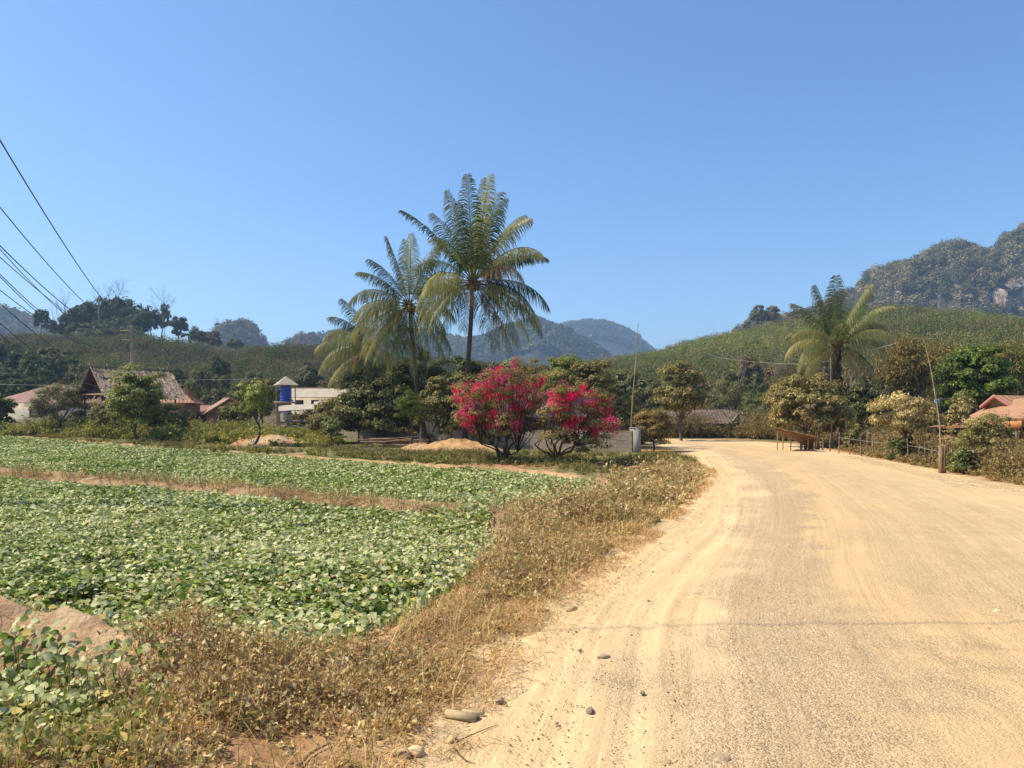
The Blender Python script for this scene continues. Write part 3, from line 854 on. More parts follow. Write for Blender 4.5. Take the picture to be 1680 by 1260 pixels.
forest('dry_jungle', 'hazy dry scrub forest on the distant hill at the far left edge', 'jungle',
       H_far1, (-0.75, -0.55), (0.3, 1.03), 1100, 9, 10, 24, 3.5, [(0.09, 0.10, 0.06), (0.15, 0.13, 0.1)], [2, 2], 14)
forest('dry_jungle', 'hazy brown and green scrub on the rounded distant hill right of the dark knoll', 'jungle',
       H_far2, (-0.42, -0.29), (0.3, 1.03), 500, 8, 8, 36, 2.4, [(0.07, 0.085, 0.05), (0.16, 0.13, 0.10)], [2, 2], 15)
forest('dry_jungle', 'small hazy brown scrub patch peeping over the plantation left of the palms', 'jungle',
       H_far3, (-0.30, -0.23), (0.4, 1.03), 200, 7, 7, 36, 2.2, [(0.10, 0.09, 0.06), (0.17, 0.12, 0.10)], [2, 2], 16)

H_m1, H_m2 = MOUNTS
forest('mountain_forest', 'blue-hazed forest on the nearer of the two distant mountains', 'forest', H_m1, (-0.33, 0.20), (0.35, 1.02), 5200, 9, 11, 26, 4.2, [(0.04, 0.06, 0.03), (0.08, 0.10, 0.05), (0.14, 0.14, 0.08)], [3, 3, 2], 17)
forest('mountain_forest', 'pale blue forest on the farther rounded distant mountain', 'forest', H_m2, (-0.02, 0.25), (0.45, 1.02), 4200, 10, 14, 24, 5.5, [(0.04, 0.06, 0.03), (0.08, 0.10, 0.05), (0.13, 0.13, 0.08)], [3, 3, 2], 18)
# ---------------------------------------------------------------- bean crop
def bean(name, label, poly, dens, leaf, tmpl, seed, hmax=0.25, dfun=None, ybounds=None, cols=None):
    r = np.random.default_rng(seed)
    p = np.array(poly); x0, y0 = p.min(0); x1, y1 = p.max(0)
    xs = []; 
    B = Bag()
    bands = []
    y = max(y0, 2.5)
    while y < y1:
        yb = min(y1, y * 1.18 + 0.2)
        bands.append((y, yb)); y = yb
    for a, b in bands:
        ym = (a + b) / 2
        d, lf, tp = dens(ym), leaf(ym), tmpl(ym)
        xa = max(x0, -0.80 * b); xb = x1
        n = int((xb - xa) * (b - a) * d)
        px = r.uniform(xa, xb, n); py = r.uniform(a, b, n)
        f = fd(px, py, poly)
        gap = fbm(px * 1.3, py * 1.3, 3)
        k = (f > (-0.12 if ym < 11 else 0.02) + 0.25 * (gap - 0.5)) & (gap > 0.25)
        px, py, f, gap = px[k], py[k], f[k], gap[k]
        n = len(px)
        if n == 0: continue
        z0 = zat(px, py)
        H = hmax * (0.72 + 0.55 * fbm(px * 2.2, py * 2.2, 2)) * (0.45 + 0.55 * sstep(-0.15, 0.5, f))
        lay = r.random(n) ** 0.45
        z = z0 + 0.04 + H * lay
        tilt = 0.55
        N = nrm(np.stack([r.normal(0, tilt, n), r.normal(0, tilt, n) - 0.15, np.ones(n)], 1))
        edge = sstep(0.35, 0.0, f)[:, None]
        N = nrm(N + edge * np.stack([r.normal(0, .5, n), -0.9 * np.ones(n), np.zeros(n)], 1) * (py < 20)[:, None])
        A = rdir(r, n); A[:, 2] = 0; A = nrm(A); A = nrm(A - (A * N).sum(1, keepdims=True) * N); A[:, 2] -= 0.25
        dust = fbm(px * 0.45 + 40, py * 0.45, 3)
        # dust lies thickest beside the road
        rd = -road_in(px, py)
        wdust = np.clip(0.54 + 0.9 * (dust - 0.5) + 0.45 * np.exp(-rd / 4.5), 0.1, 0.92) * (0.3 + 0.7 * lay)
        isd = r.random(n) < wdust
        dc = colmix(r, n, [(0.31, 0.35, 0.22), (0.42, 0.44, 0.31), (0.20, 0.25, 0.13), (0.50, 0.50, 0.38)], [4, 3, 3, 1.5], 0.10)
        gc = colmix(r, n, [(0.07, 0.12, 0.02), (0.12, 0.18, 0.03), (0.19, 0.27, 0.05)], [4, 3, 1.5], 0.15)
        C = np.where(isd[:, None], dc, gc)
        yl = r.random(n) < 0.14 * np.exp(-rd / 2)
        C = np.where(yl[:, None], colmix(r, n, [(0.45, 0.38, 0.16), (0.36, 0.27, 0.12)], [1, 1]), C)
        scatter(B, np.stack([px, py, z], 1), A, N, lf * (0.6 + 0.7 * r.random(n)), 0.80, C, tp)
    # stalks near the camera
    n = int(2500 if y0 < 9 else 0)
    if n:
        px = r.uniform(max(x0, -9), x1, n); py = r.uniform(max(2.5, y0), min(y1, 11), n)
        k = inpoly(px, py, poly); px, py = px[k], py[k]
        z0 = zat(px, py)
        for q in range(len(px)):
            h = hmax * r.uniform(0.6, 0.95)
            B.tube([(px[q], py[q], z0[q]), (px[q] + r.normal() * .05, py[q] + r.normal() * .05, z0[q] + h)], 0.004, 3, (0.14, 0.17, 0.07), cap=False)
    o = B.build(name, M['dustleaf'])
    return tag(o, label, 'bean crop', kind='stuff')

dn = lambda y: 1900 if y < 7 else 1600 if y < 10 else 1150 if y < 14 else 700 if y < 22 else 340 if y < 35 else 190
lf = lambda y: 0.062 if y < 7 else 0.064 if y < 10 else 0.070 if y < 14 else 0.082 if y < 22 else 0.105 if y < 35 else 0.14
tm = lambda y: LEAF6 if y < 9 else LEAF2
bean('bean_crop', 'large near bed of dusty pale green bean plants between the soil bank and the dry verge', FIELD_A, dn, lf, tm, 21)
bean('bean_crop', 'farther long bed of greener bean plants reaching back to the weedy bank below the bougainvillea', FIELD_B, dn, lf, tm, 22)
bean('bean_crop', 'small patch of bean plants in the bottom left corner in front of the soil bank', FIELD_C, lambda y: 800, lambda y: 0.060, lambda y: LEAF6, 23, hmax=0.26)

# ---------------------------------------------------------------- dry weeds along the verge
def weeds(name, label, cat, poly, dens, hfun, nst, nlv, lsz, cols, wts, seed, stemcol=(0.36, 0.27, 0.16), mat='dryleaf', clumpy=0.45, lw=0.5, droop=0.5, kind='stuff', srad=0.0028, avoid=True, hn=1.1, tm=LEAF2, strk=None):
    r = np.random.default_rng(seed)
    p = np.array(poly); x0, y0 = p.min(0); x1, y1 = p.max(0)
    B = Bag()
    y = max(y0, 2.2)
    while y < y1:
        yb = min(y1, y * 1.15 + 0.2)
        ym = (y + yb) / 2
        d = dens(ym); n = int((x1 - x0) * (yb - y) * d)
        px = r.uniform(x0, x1, n); py = r.uniform(y, yb, n)
        k = inpoly(px, py, poly); px, py = px[k], py[k]
        g = fbm(px * hn, py * hn, 3)
        k = g + r.normal(size=len(g)) * 0.08 > clumpy; px, py, g = px[k], py[k], g[k]
        if avoid:
            k = road_in(px, py) < -0.05; px, py, g = px[k], py[k], g[k]
        n = len(px)
        if n:
            z0 = zat(px, py)
            h = hfun(px, py) * (0.35 + 1.1 * np.clip((g - clumpy) / 0.25, 0, 1)) * (0.6 + 0.8 * r.random(n))
            ns = nst(ym); k = np.repeat(np.arange(n), ns); m = len(k)
            b = np.stack([px, py, z0], 1)[k] + np.concatenate([r.normal(0, 0.03, (m, 2)), np.full((m, 1), -0.02)], 1)
            lean = r.normal(0, 0.65, (m, 2))
            hh = h[k] * (0.5 + 0.6 * r.random(m))
            mid = b + np.stack([lean[:, 0] * hh * 0.3, lean[:, 1] * hh * 0.3, hh * 0.6], 1)
            tip = b + np.stack([lean[:, 0] * hh, lean[:, 1] * hh, hh * (1 - 0.25 * np.hypot(*lean.T))], 1)
            sr = max(srad, ym * 0.00028)
            # three-sided stems, two segments
            ang = np.arange(3) * 2 * np.pi / 3
            ring = np.stack([np.cos(ang), np.sin(ang), 0 * ang], 1)
            V = np.concatenate([b[:, None] + ring * sr, mid[:, None] + ring * sr * 0.8, tip[:, None] + ring * sr * 0.4], 1)
            F = []
            for s in range(2):
                for q in range(3):
                    F.append([s * 3 + q, s * 3 + (q + 1) % 3, s * 3 + 3 + (q + 1) % 3, s * 3 + 3 + q])
            F = (np.array(F)[None] + (np.arange(m) * 9)[:, None, None]).reshape(-1, 4)
            sc = np.repeat(np.clip(np.array(stemcol) * (1 + 0.3 * r.normal(size=(m, 1))), 0.01, 0.9), 9, axis=0)
            B.add(V.reshape(-1, 3), F, sc)
            nl = nlv(ym)
            if nl:
                kk = np.repeat(np.arange(m), nl); q = len(kk)
                tt = r.uniform(0.2, 1.0, (q, 1))
                pos = (1 - tt) ** 2 * b[kk] + 2 * tt * (1 - tt) * mid[kk] + tt ** 2 * tip[kk] + r.normal(0, 0.018 + 0.0006 * ym, (q, 3))
                A = rdir(r, q); A[:, 2] -= droop
                N = nrm(rdir(r, q) + np.array([0, 0, 0.4]))
                plant = colmix(r, n, cols, wts, 0.12)[k][kk]
                ind = colmix(r, q, cols, wts, 0.15)
                C = 0.35 * plant + 0.65 * ind
                scatter(B, pos, A, N, lsz(ym) * (0.5 + 1.0 * r.random(q)), lw, C, tm)
        y = yb
    o = B.build(name, M[mat])
    return tag(o, label, cat, kind=kind)

def Wz(px, py): return W(px, py, 0.0)
VERGE = smooth_poly([Wz(-150, 1290), Wz(60, 1240), Wz(190, 1170), Wz(250, 1100), Wz(300, 1075), Wz(420, 1078), Wz(560, 1050), Wz(660, 1010), Wz(770, 945), Wz(830, 880), Wz(850, 850), Wz(900, 842), Wz(990, 815),
         Wz(1010, 792), Wz(1060, 778), Wz(1120, 765), Wz(1160, 768), Wz(1155, 788), Wz(1120, 825), Wz(1060, 868), Wz(960, 930), Wz(900, 1000), Wz(800, 1090), Wz(700, 1180), Wz(640, 1290), Wz(560, 1500), Wz(-300, 1600)], 3)
DRY = [(0.54, 0.40, 0.22), (0.64, 0.51, 0.31), (0.30, 0.20, 0.105), (0.66, 0.57, 0.38), (0.27, 0.30, 0.12), (0.15, 0.095, 0.05)]
hv = lambda x, y: (0.13 + 0.15 * sstep(5.5, 10, y)) * (0.25 + 1.3 * sstep(.3, .7, fbm(x * 0.9 + 5, y * 0.9, 2))) * (0.35 + 0.65 * sstep(0.1, 1.2, -road_in(x, y)))
weeds('dry_weeds', 'knee-high brown dead weeds with curled tan leaves filling the verge between the crop and the road', 'weeds', VERGE,
      lambda y: 80 if y < 6 else 62 if y < 9 else 40 if y < 14 else 20 if y < 25 else 9, hv,
      lambda y: 6 if y < 9 else 5, lambda y: 12 if y < 7 else 10 if y < 14 else 8,
      lambda y: 0.030 if y < 6 else 0.036 if y < 9 else 0.05 if y < 14 else 0.075 if y < 22 else 0.1, DRY, [4, 3.5, 2.4, 3, 2.2, 1.8], 31, clumpy=0.26)
GRN = [(0.15, 0.20, 0.05), (0.21, 0.24, 0.08), (0.28, 0.26, 0.12), (0.34, 0.27, 0.14), (0.10, 0.14, 0.04)]
CORNER = smooth_poly([Wz(-400, 1110), Wz(0, 1120), Wz(200, 1150), Wz(250, 1200), Wz(230, 1300), Wz(-500, 1500)], 3)
weeds('green_weeds', 'mixed green and straw-coloured low weeds at the bottom left corner', 'weeds', CORNER,
      lambda y: 60, lambda x, y: 0.20 + 0 * x, lambda y: 6, lambda y: 12, lambda y: 0.036, GRN + DRY[:2], [4, 4, 3, 1.5, 2, 1.5, 1.5], 32, tm=LEAF6, clumpy=0.3, lw=0.6, mat='dustleaf')

# straw and litter lying on the ground
def litter(name, label, poly, n, seed, L=0.12, cols=((0.44, 0.30, 0.15), (0.33, 0.2, 0.1), (0.55, 0.42, 0.24)), z=0.0, up=0.25, wd=0.0022, kind='stuff', cat='straw', pw=1.0, hfrac=0.15):
    r = np.random.default_rng(seed)
    p = np.array(poly); x0, y0 = p.min(0); x1, y1 = p.max(0); y0 = max(y0, 2.4)
    u = r.random(n * 3)
    py = y0 + (y1 - y0) * u ** pw; px = r.uniform(x0, x1, n * 3)
    k = inpoly(px, py, poly) & (fbm(px * 1.7, py * 1.7, 3) > 0.36); px, py = px[k][:n], py[k][:n]
    n = len(px)
    rd = road_in(px, py)
    k = (rd < 0) | (r.random(n) < np.exp(-rd / 0.35) * 0.5); px, py = px[k], py[k]; n = len(px)
    z0 = zat(px, py) + 0.004
    a = r.uniform(0, 2 * np.pi, n); l = L * (0.4 + 1.2 * r.random(n)) ; e = np.abs(r.normal(0, up, n))
    d = np.stack([np.cos(a) * np.cos(e), np.sin(a) * np.cos(e), np.sin(e)], 1)
    b = np.stack([px, py, z0], 1)
    w_ = np.maximum(wd, py * 0.00035)
    s = np.stack([-np.sin(a), np.cos(a), 0 * a], 1) * w_[:, None]
    m = b + d * (l * 0.5)[:, None] + np.array([0, 0, 1]) * (l * hfrac)[:, None] + r.normal(0, 0.01, (n, 3)) * [1, 1, 0]
    tp = b + d * l[:, None]
    V = np.stack([b - s, b + s, m + s, m - s, tp + s * .4, tp - s * .4], 1).reshape(-1, 3)
    F = (np.array([[0, 1, 2, 3], [3, 2, 4, 5]])[None] + (np.arange(n) * 6)[:, None, None]).reshape(-1, 4)
    C = np.repeat(colmix(r, n, cols, [3, 2, 2], 0.2), 6, axis=0)
    B = Bag().add(V, F, C)
    return tag(B.build(name, M['dryleaf']), label, cat, kind=kind)

EDGE = smooth_poly([Wz(120, 1290), Wz(330, 1215), Wz(520, 1150), Wz(700, 1030), Wz(860, 900), Wz(990, 835), Wz(1110, 782), Wz(1165, 768), Wz(1175, 785), Wz(1120, 850), Wz(1040, 925), Wz(960, 1010), Wz(850, 1130), Wz(760, 1290), Wz(500, 1700)], 3)
litter('straw_litter', 'brown straw and dead grass lying along the left edge of the road', EDGE, 65000, 41, up=0.35)

litter('dead_grass', 'upright tufts of bleached dead grass mixed through the dry verge weeds', VERGE, 15000, 44, L=0.20, up=1.0, cols=((0.55, 0.42, 0.24), (0.42, 0.28, 0.15), (0.30, 0.30, 0.12)), hfrac=0.0, pw=1.3)
litter('bank_straw', 'short dry grass on the crumbly soil bank at the lower left', BANK, 1500, 45, L=0.10, up=0.6, cols=((0.45, 0.32, 0.18), (0.35, 0.24, 0.12), (0.28, 0.26, 0.10)))
# green weeds on the bank beyond the bean field
def Pg(px, D): return XY(px, D)
SCRUB = smooth_poly([Pg(-150, 61), Pg(60, 58), Pg(170, 54), Pg(300, 50), Pg(420, 47), Pg(520, 45), Pg(560, 52), Pg(520, 60), Pg(420, 62), Pg(300, 64), Pg(150, 68), Pg(-200, 74)], 3)
weeds('green_scrub', 'waist-high yellow-green scrub on the bank between the bean field and the village', 'weeds', SCRUB,
      lambda y: 7, lambda x, y: (0.55 + 0.5 * sstep(-12, -30, x)) * (0.6 + 0.8 * fbm(x * 0.3, y * 0.3, 2)), lambda y: 9, lambda y: 9, lambda y: 0.17,
      [(0.20, 0.24, 0.06), (0.15, 0.19, 0.05), (0.28, 0.29, 0.10), (0.30, 0.24, 0.12), (0.08, 0.11, 0.03)], [4, 3, 2, 1.2, 2], 33, clumpy=0.38, lw=0.6, mat='leaf', hn=0.35)
MEAD = smooth_poly([Pg(-200, 58), Pg(100, 50), Pg(300, 42), Pg(500, 36), Pg(640, 30), Pg(760, 27.5), Pg(900, 26), Pg(1000, 21), Pg(1150, 26), Pg(1095, 38), Pg(1040, 37), Pg(850, 37), Pg(700, 42), Pg(560, 50), Pg(450, 52), Pg(300, 54), Pg(0, 62)], 3)
weeds('meadow_grass', 'thin tufty green and straw grass on the ground between the bean field and the block wall', 'grass', MEAD,
      lambda y: 7 if y > 35 else 11, lambda x, y: 0.22 + 0 * x, lambda y: 8, lambda y: 3, lambda y: 0.09,
      [(0.15, 0.17, 0.05), (0.24, 0.23, 0.09), (0.34, 0.27, 0.14), (0.10, 0.12, 0.035)], [3, 3, 3, 2], 34, stemcol=(0.20, 0.19, 0.07), clumpy=0.46, lw=0.35, mat='dryleaf', hn=0.5, droop=-0.3)
BANKB = smooth_poly([Pg(-150, 55), Pg(100, 48), Pg(300, 41), Pg(500, 34), Pg(620, 29.5), Pg(740, 27), Pg(800, 25.6), Pg(760, 25.2), Pg(700, 27), Pg(560, 31.5), Pg(400, 38), Pg(250, 43), Pg(0, 52), Pg(-150, 58)], 3)
weeds('bank_weeds', 'low leafy green weeds along the far edge of the bean field', 'weeds', BANKB,
      lambda y: 9, lambda x, y: 0.42 + 0 * x, lambda y: 8, lambda y: 8, lambda y: 0.11,
      [(0.13, 0.18, 0.05), (0.20, 0.23, 0.08), (0.28, 0.25, 0.12), (0.07, 0.10, 0.03)], [3, 3, 2, 2], 35, clumpy=0.46, lw=0.6, mat='leaf', hn=0.5)
# strip of grass on the bund between the two beds
BUND = smooth_poly([Wf(-100, 771), Wf(200, 785), Wf(400, 802), Wf(600, 819), Wf(780, 836), Wf(860, 842), Wf(850, 852), Wf(790, 846), Wf(600, 826), Wf(400, 807), Wf(200, 788), Wf(-100, 773)], 3)
litter('bund_straw', 'reddish-brown dry grass on the narrow bund between the two bean beds', BUND, 26000, 42, L=0.20, up=0.9, cols=((0.32, 0.23, 0.13), (0.46, 0.37, 0.22), (0.20, 0.20, 0.08)), hfrac=0.0)
RIGHT = smooth_poly([(11.9, 16), (12.7, 20), (13.9, 25), (15.2, 31), (16.7, 37), (17.9, 42), (19.0, 47), (21, 50), (23, 46), (21, 38), (19.5, 31), (18, 25), (17, 19), (16, 14)], 3)
weeds('fence_weeds', 'dry brown and olive weeds along the foot of the stake fence on the right', 'weeds', RIGHT,
      lambda y: 15, lambda x, y: 0.85 * (0.22 + 0.78 * sstep(0.9, 2.3, -road_in(x, y))), lambda y: 8, lambda y: 8, lambda y: 0.08 if y < 26 else 0.11,
      [(0.22, 0.20, 0.09), (0.33, 0.25, 0.13), (0.27, 0.16, 0.085), (0.13, 0.14, 0.05), (0.42, 0.34, 0.19)], [3, 3, 2, 2, 1.5], 36, clumpy=0.36, lw=0.5, mat='dryleaf', hn=0.6)
litter('roadside_straw', 'reddish-brown leaf litter along the right edge of the road', smooth_poly([(11.0, 13), (12.4, 18), (14.0, 26), (15.9, 35), (17.2, 40), (18.2, 40), (16.8, 30), (15.2, 22), (14.6, 13)], 3), 9000, 43, L=0.10, up=0.3, cols=((0.34, 0.2, 0.1), (0.42, 0.27, 0.14), (0.24, 0.15, 0.08)))
UNDER = smooth_poly([Pg(520, 60), Pg(700, 56), Pg(900, 52), Pg(1040, 50), Pg(1040, 66), Pg(1100, 84), Pg(1330, 74), Pg(1420, 54), Pg(1560, 44), Pg(1800, 40), Pg(1900, 80), Pg(1700, 110), Pg(1200, 130), Pg(800, 120), Pg(500, 90)], 3)
weeds('undergrowth', 'dark tangled undergrowth between and behind the trees at the foot of the hills', 'undergrowth', UNDER,
      lambda y: 1.5, lambda x, y: 1.5 + 0 * x, lambda y: 10, lambda y: 11, lambda y: 0.34,
      [(0.14, 0.13, 0.06), (0.20, 0.16, 0.08), (0.09, 0.10, 0.04), (0.26, 0.19, 0.11)], [3, 3, 3, 1], 38, clumpy=0.25, lw=0.5, mat='dryleaf', hn=0.2)
FARV = smooth_poly([Pg(1060, 74), Pg(1120, 71), Pg(1200, 69), Pg(1260, 64), Pg(1290, 60), Pg(1330, 60), Pg(1320, 68), Pg(1200, 76), Pg(1040, 80)], 3)
weeds('hedge_weeds', 'tall brown-green thicket along the far side of the road bend', 'weeds', FARV,
      lambda y: 6, lambda x, y: 1.75 + 0 * x, lambda y: 12, lambda y: 10, lambda y: 0.19,
      [(0.24, 0.19, 0.09), (0.17, 0.16, 0.06), (0.32, 0.24, 0.13), (0.10, 0.10, 0.04)], [3, 3, 2, 2], 37, clumpy=0.30, lw=0.5, mat='dryleaf', hn=0.3)

# ---------------------------------------------------------------- pebbles
OCT = np.array([[1, 0, 0], [-1, 0, 0], [0, 1, 0], [0, -1, 0], [0, 0, 1], [0, 0, -1]], float)
OF = np.array([[0, 2, 4], [2, 1, 4], [1, 3, 4], [3, 0, 4], [2, 0, 5], [1, 2, 5], [3, 1, 5], [0, 3, 5]])
def pebbles():
    r = np.random.default_rng(51)
    B = Bag()
    n = 110000
    y = 2.6 + 32 * r.random(n) ** 1.9
    x = r.uniform(-1.6, 1, n) ; 
    il = np.interp(y, ROAD_L[:, 1][:170], ROAD_L[:, 0][:170]); ir = np.interp(y, ROAD_R[:, 1][:170], ROAD_R[:, 0][:170])
    u = r.random(n); x = il - 0.3 + (ir - il + 0.3) * u
    U = x - il
    dens = np.where(U < 0.5, 0.5, np.where(U < 1.0, 0.25, np.where(U < 2.4, 1.0, np.where(U < 3.0, 0.4, 0.7))))
    k = (r.random(n) < dens) & (x < 0.75 * y + 0.5); x, y = x[k], y[k]; n = len(x)
    s = 0.0030 + 0.0045 * r.random(n) ** 2 + 0.012 * (r.random(n) > 0.985) * r.random(n) + y * 0.00010
    z = zat(x, y) + s * 0.15
    sc = s[:, None, None] * (0.7 + 0.6 * r.random((n, 6, 1))) * np.array([1.2, 1.0, 0.65])
    a = r.uniform(0, 2 * np.pi, n); ca, sa = np.cos(a), np.sin(a)
    V = OCT[None] * sc
    Vx = V[..., 0] * ca[:, None] - V[..., 1] * sa[:, None]; Vy = V[..., 0] * sa[:, None] + V[..., 1] * ca[:, None]
    V = np.stack([Vx + x[:, None], Vy + y[:, None], V[..., 2] + z[:, None]], -1)
    F = (OF[None] + (np.arange(n) * 6)[:, None, None]).reshape(-1, 3)
    C = np.repeat(colmix(r, n, [(1.35, 1.2, 0.95), (1.75, 1.6, 1.35), (0.95, 0.8, 0.6), (0.8, 0.75, 0.68)], [4, 1.2, 2, 1], 0.12) , 6, axis=0)
    B.add(V.reshape(-1, 3), F, C * 1.0)
    m = surf('gravel_stone', (0.42, 0.34, 0.22), (0.36, 0.28, 0.17), 6, 0.95, 60, 0.002, 0.1, usecol=True)
    tag(B.build('loose_gravel', m), 'loose gravel scattered over the dirt road', 'gravel', kind='stuff')
pebbles()

def rock(name, label, px, py, s, seed, mat='stone', c=(1, 1, 1), flat=0.6, cat='stone', group=None):
    r = np.random.default_rng(seed)
    x, y = W(px, py, 0.02)
    import bmesh
    bm = bmesh.new(); bmesh.ops.create_icosphere(bm, subdivisions=3, radius=1)
    V = np.array([v.co[:] for v in bm.verts]); F = np.array([[v.index for v in f.verts] for f in bm.faces]); bm.free()
    k = rdir(r, 9); 
    dd = np.ones(len(V))
    for q in k: dd = np.minimum(dd, (0.72 + 0.12 * r.random()) / np.maximum(V @ q, 0.2))
    V = V * dd[:, None] * np.array([1.25, 0.9, flat]) * s
    a = r.uniform(0, 3); V = np.stack([V[:, 0] * math.cos(a) - V[:, 1] * math.sin(a), V[:, 0] * math.sin(a) + V[:, 1] * math.cos(a), V[:, 2]], 1)
    o = Bag().add(V, F, c).build(name, M[mat])
    o.location = (x, y, z1(x, y) + s * flat * 0.35)
    return tag(o, label, cat, group)
rock('stone', 'flat pale-topped stone on the sandy road edge near the wire shadow', 989, 1078, 0.040, 1, c=(1.1, 1.0, .95), flat=0.4)
rock('stone', 'dark rounded stone standing in the wheel track sand', 968, 1168, 0.028, 2, c=(.6, .6, .6), flat=.75)
rock('stone', 'upright grey pointed stone beside the dry weeds above the split log', 820, 1147, 0.028, 3, c=(.75, .75, .72), flat=1.0)
rock('stone', 'small flat stone farthest down the sandy edge, lower right of the round one', 1054, 1137, 0.020, 4, c=(.7, .65, .6), flat=.5)
rock('stone', 'blocky tan stone lying in the straw at the bottom of the verge', 662, 1232, 0.042, 5, c=(1.0, .9, .75), flat=.7)
rock('stone', 'pale lumpy stone in the straw just right of the blocky one', 683, 1230, 0.040, 6, c=(1.5, 1.35, 1.1), flat=.8)
rock('stone', 'smooth oval stone on the sand edge just below the split log', 742, 1208, 0.030, 7, c=(1.2, 1.0, .8), flat=.6)
rock('stone', 'bright white pebble on the gravel in the lower middle of the road', 1429, 1132, 0.026, 8, c=(1.9, 1.75, 1.5), flat=.4)
rock('stone', 'white pebble on the right side of the road above the wire shadow', 1636, 1003, 0.028, 9, c=(1.9, 1.8, 1.6), flat=.7)
rock('stone', 'round brown stone resting where the straw meets the sand in the middle of the verge', 938, 1000, 0.045, 10, c=(1.1, .95, .7), flat=.7)
rock('stone', 'flat grey-brown stone half sunk in the gravel at the bottom of the road', 1184, 1243, 0.045, 11, c=(.85, .8, .75), flat=.25)
rock('stone', 'large pale stone at the left end of the rubble on the grass', 716, 763.0 - 30.5, 0.22, 12, c=(1.6, 1.5, 1.3), flat=.5)
rock('stone', 'brown rounded stone on the far edge of the bean field', 421, 737.5, 0.25, 13, c=(1.1, .9, .75), flat=.8)

def split_log():
    x, y = W(757, 1178, 0)
    root = thing('split_log', 'short split piece of pale bamboo lying hollow side down where weeds meet the road', 'wood piece', (x, y, z1(x, y) + 0.005), rz=R(-22))
    a = np.linspace(0, np.pi, 9)
    def half(ro, ri, L, tilt=0):
        o = np.stack([np.zeros(9), np.cos(a) * ro, np.sin(a) * ro], 1); i = np.stack([np.zeros(9), np.cos(a) * ri, np.sin(a) * ri], 1)
        V = np.vstack([o, i, o + [L, 0, 0], i * [1, .8, .8] + [L, 0, 0]])
        F = []
        for k in range(8):
            F += [[k, k + 1, k + 19, k + 18], [k + 9, k + 27, k + 28, k + 10], [k, k + 9, k + 10, k + 1], [k + 18, k + 19, k + 28, k + 27]]
        F += [[0, 18, 27, 9], [8, 17, 35, 26]]
        return V, np.array(F)
    V, F = half(0.034, 0.026, 0.185)
    Bag().add(V + [-0.09, 0, 0.0], F, (1.1, 1.1, 1.2)).build('shell', M['bamboo'], root)
    V, F = half(0.012, 0.007, 0.13)
    Bag().add(V + [-0.02, 0.055, 0.015], F, (1.2, 1.2, 1.3)).build('splinter', M['bamboo'], root)
split_log()
def twig(name, label, pts, rad, c=(0.9, .8, .7)):
    q = [(*W(a, b, 0.03), 0) for a, b in pts]
    q = catmull([(x, y, z1(x, y) + 0.02) for x, y, _ in q], 5)
    B = Bag().tube(q, np.linspace(rad, rad * 0.4, len(q)), 5, c)
    tag(B.build(name, M['palebark'], smooth=True), label, 'twig')
twig('fallen_twig', 'long pale bare twig lying across the straw at the bottom of the verge', [(490, 1250), (510, 1228), (535, 1217), (550, 1212)], 0.010)
twig('fallen_twig', 'thin brown twig lying on the sand just below the split bamboo', [(752, 1210), (775, 1200), (800, 1190), (818, 1184)], 0.004, (.6, .45, .35))
twig('fallen_twig', 'hooked dry twig arching on the sand at the very bottom of the road edge', [(745, 1222), (762, 1240), (780, 1247)], 0.004, (.6, .45, .35))
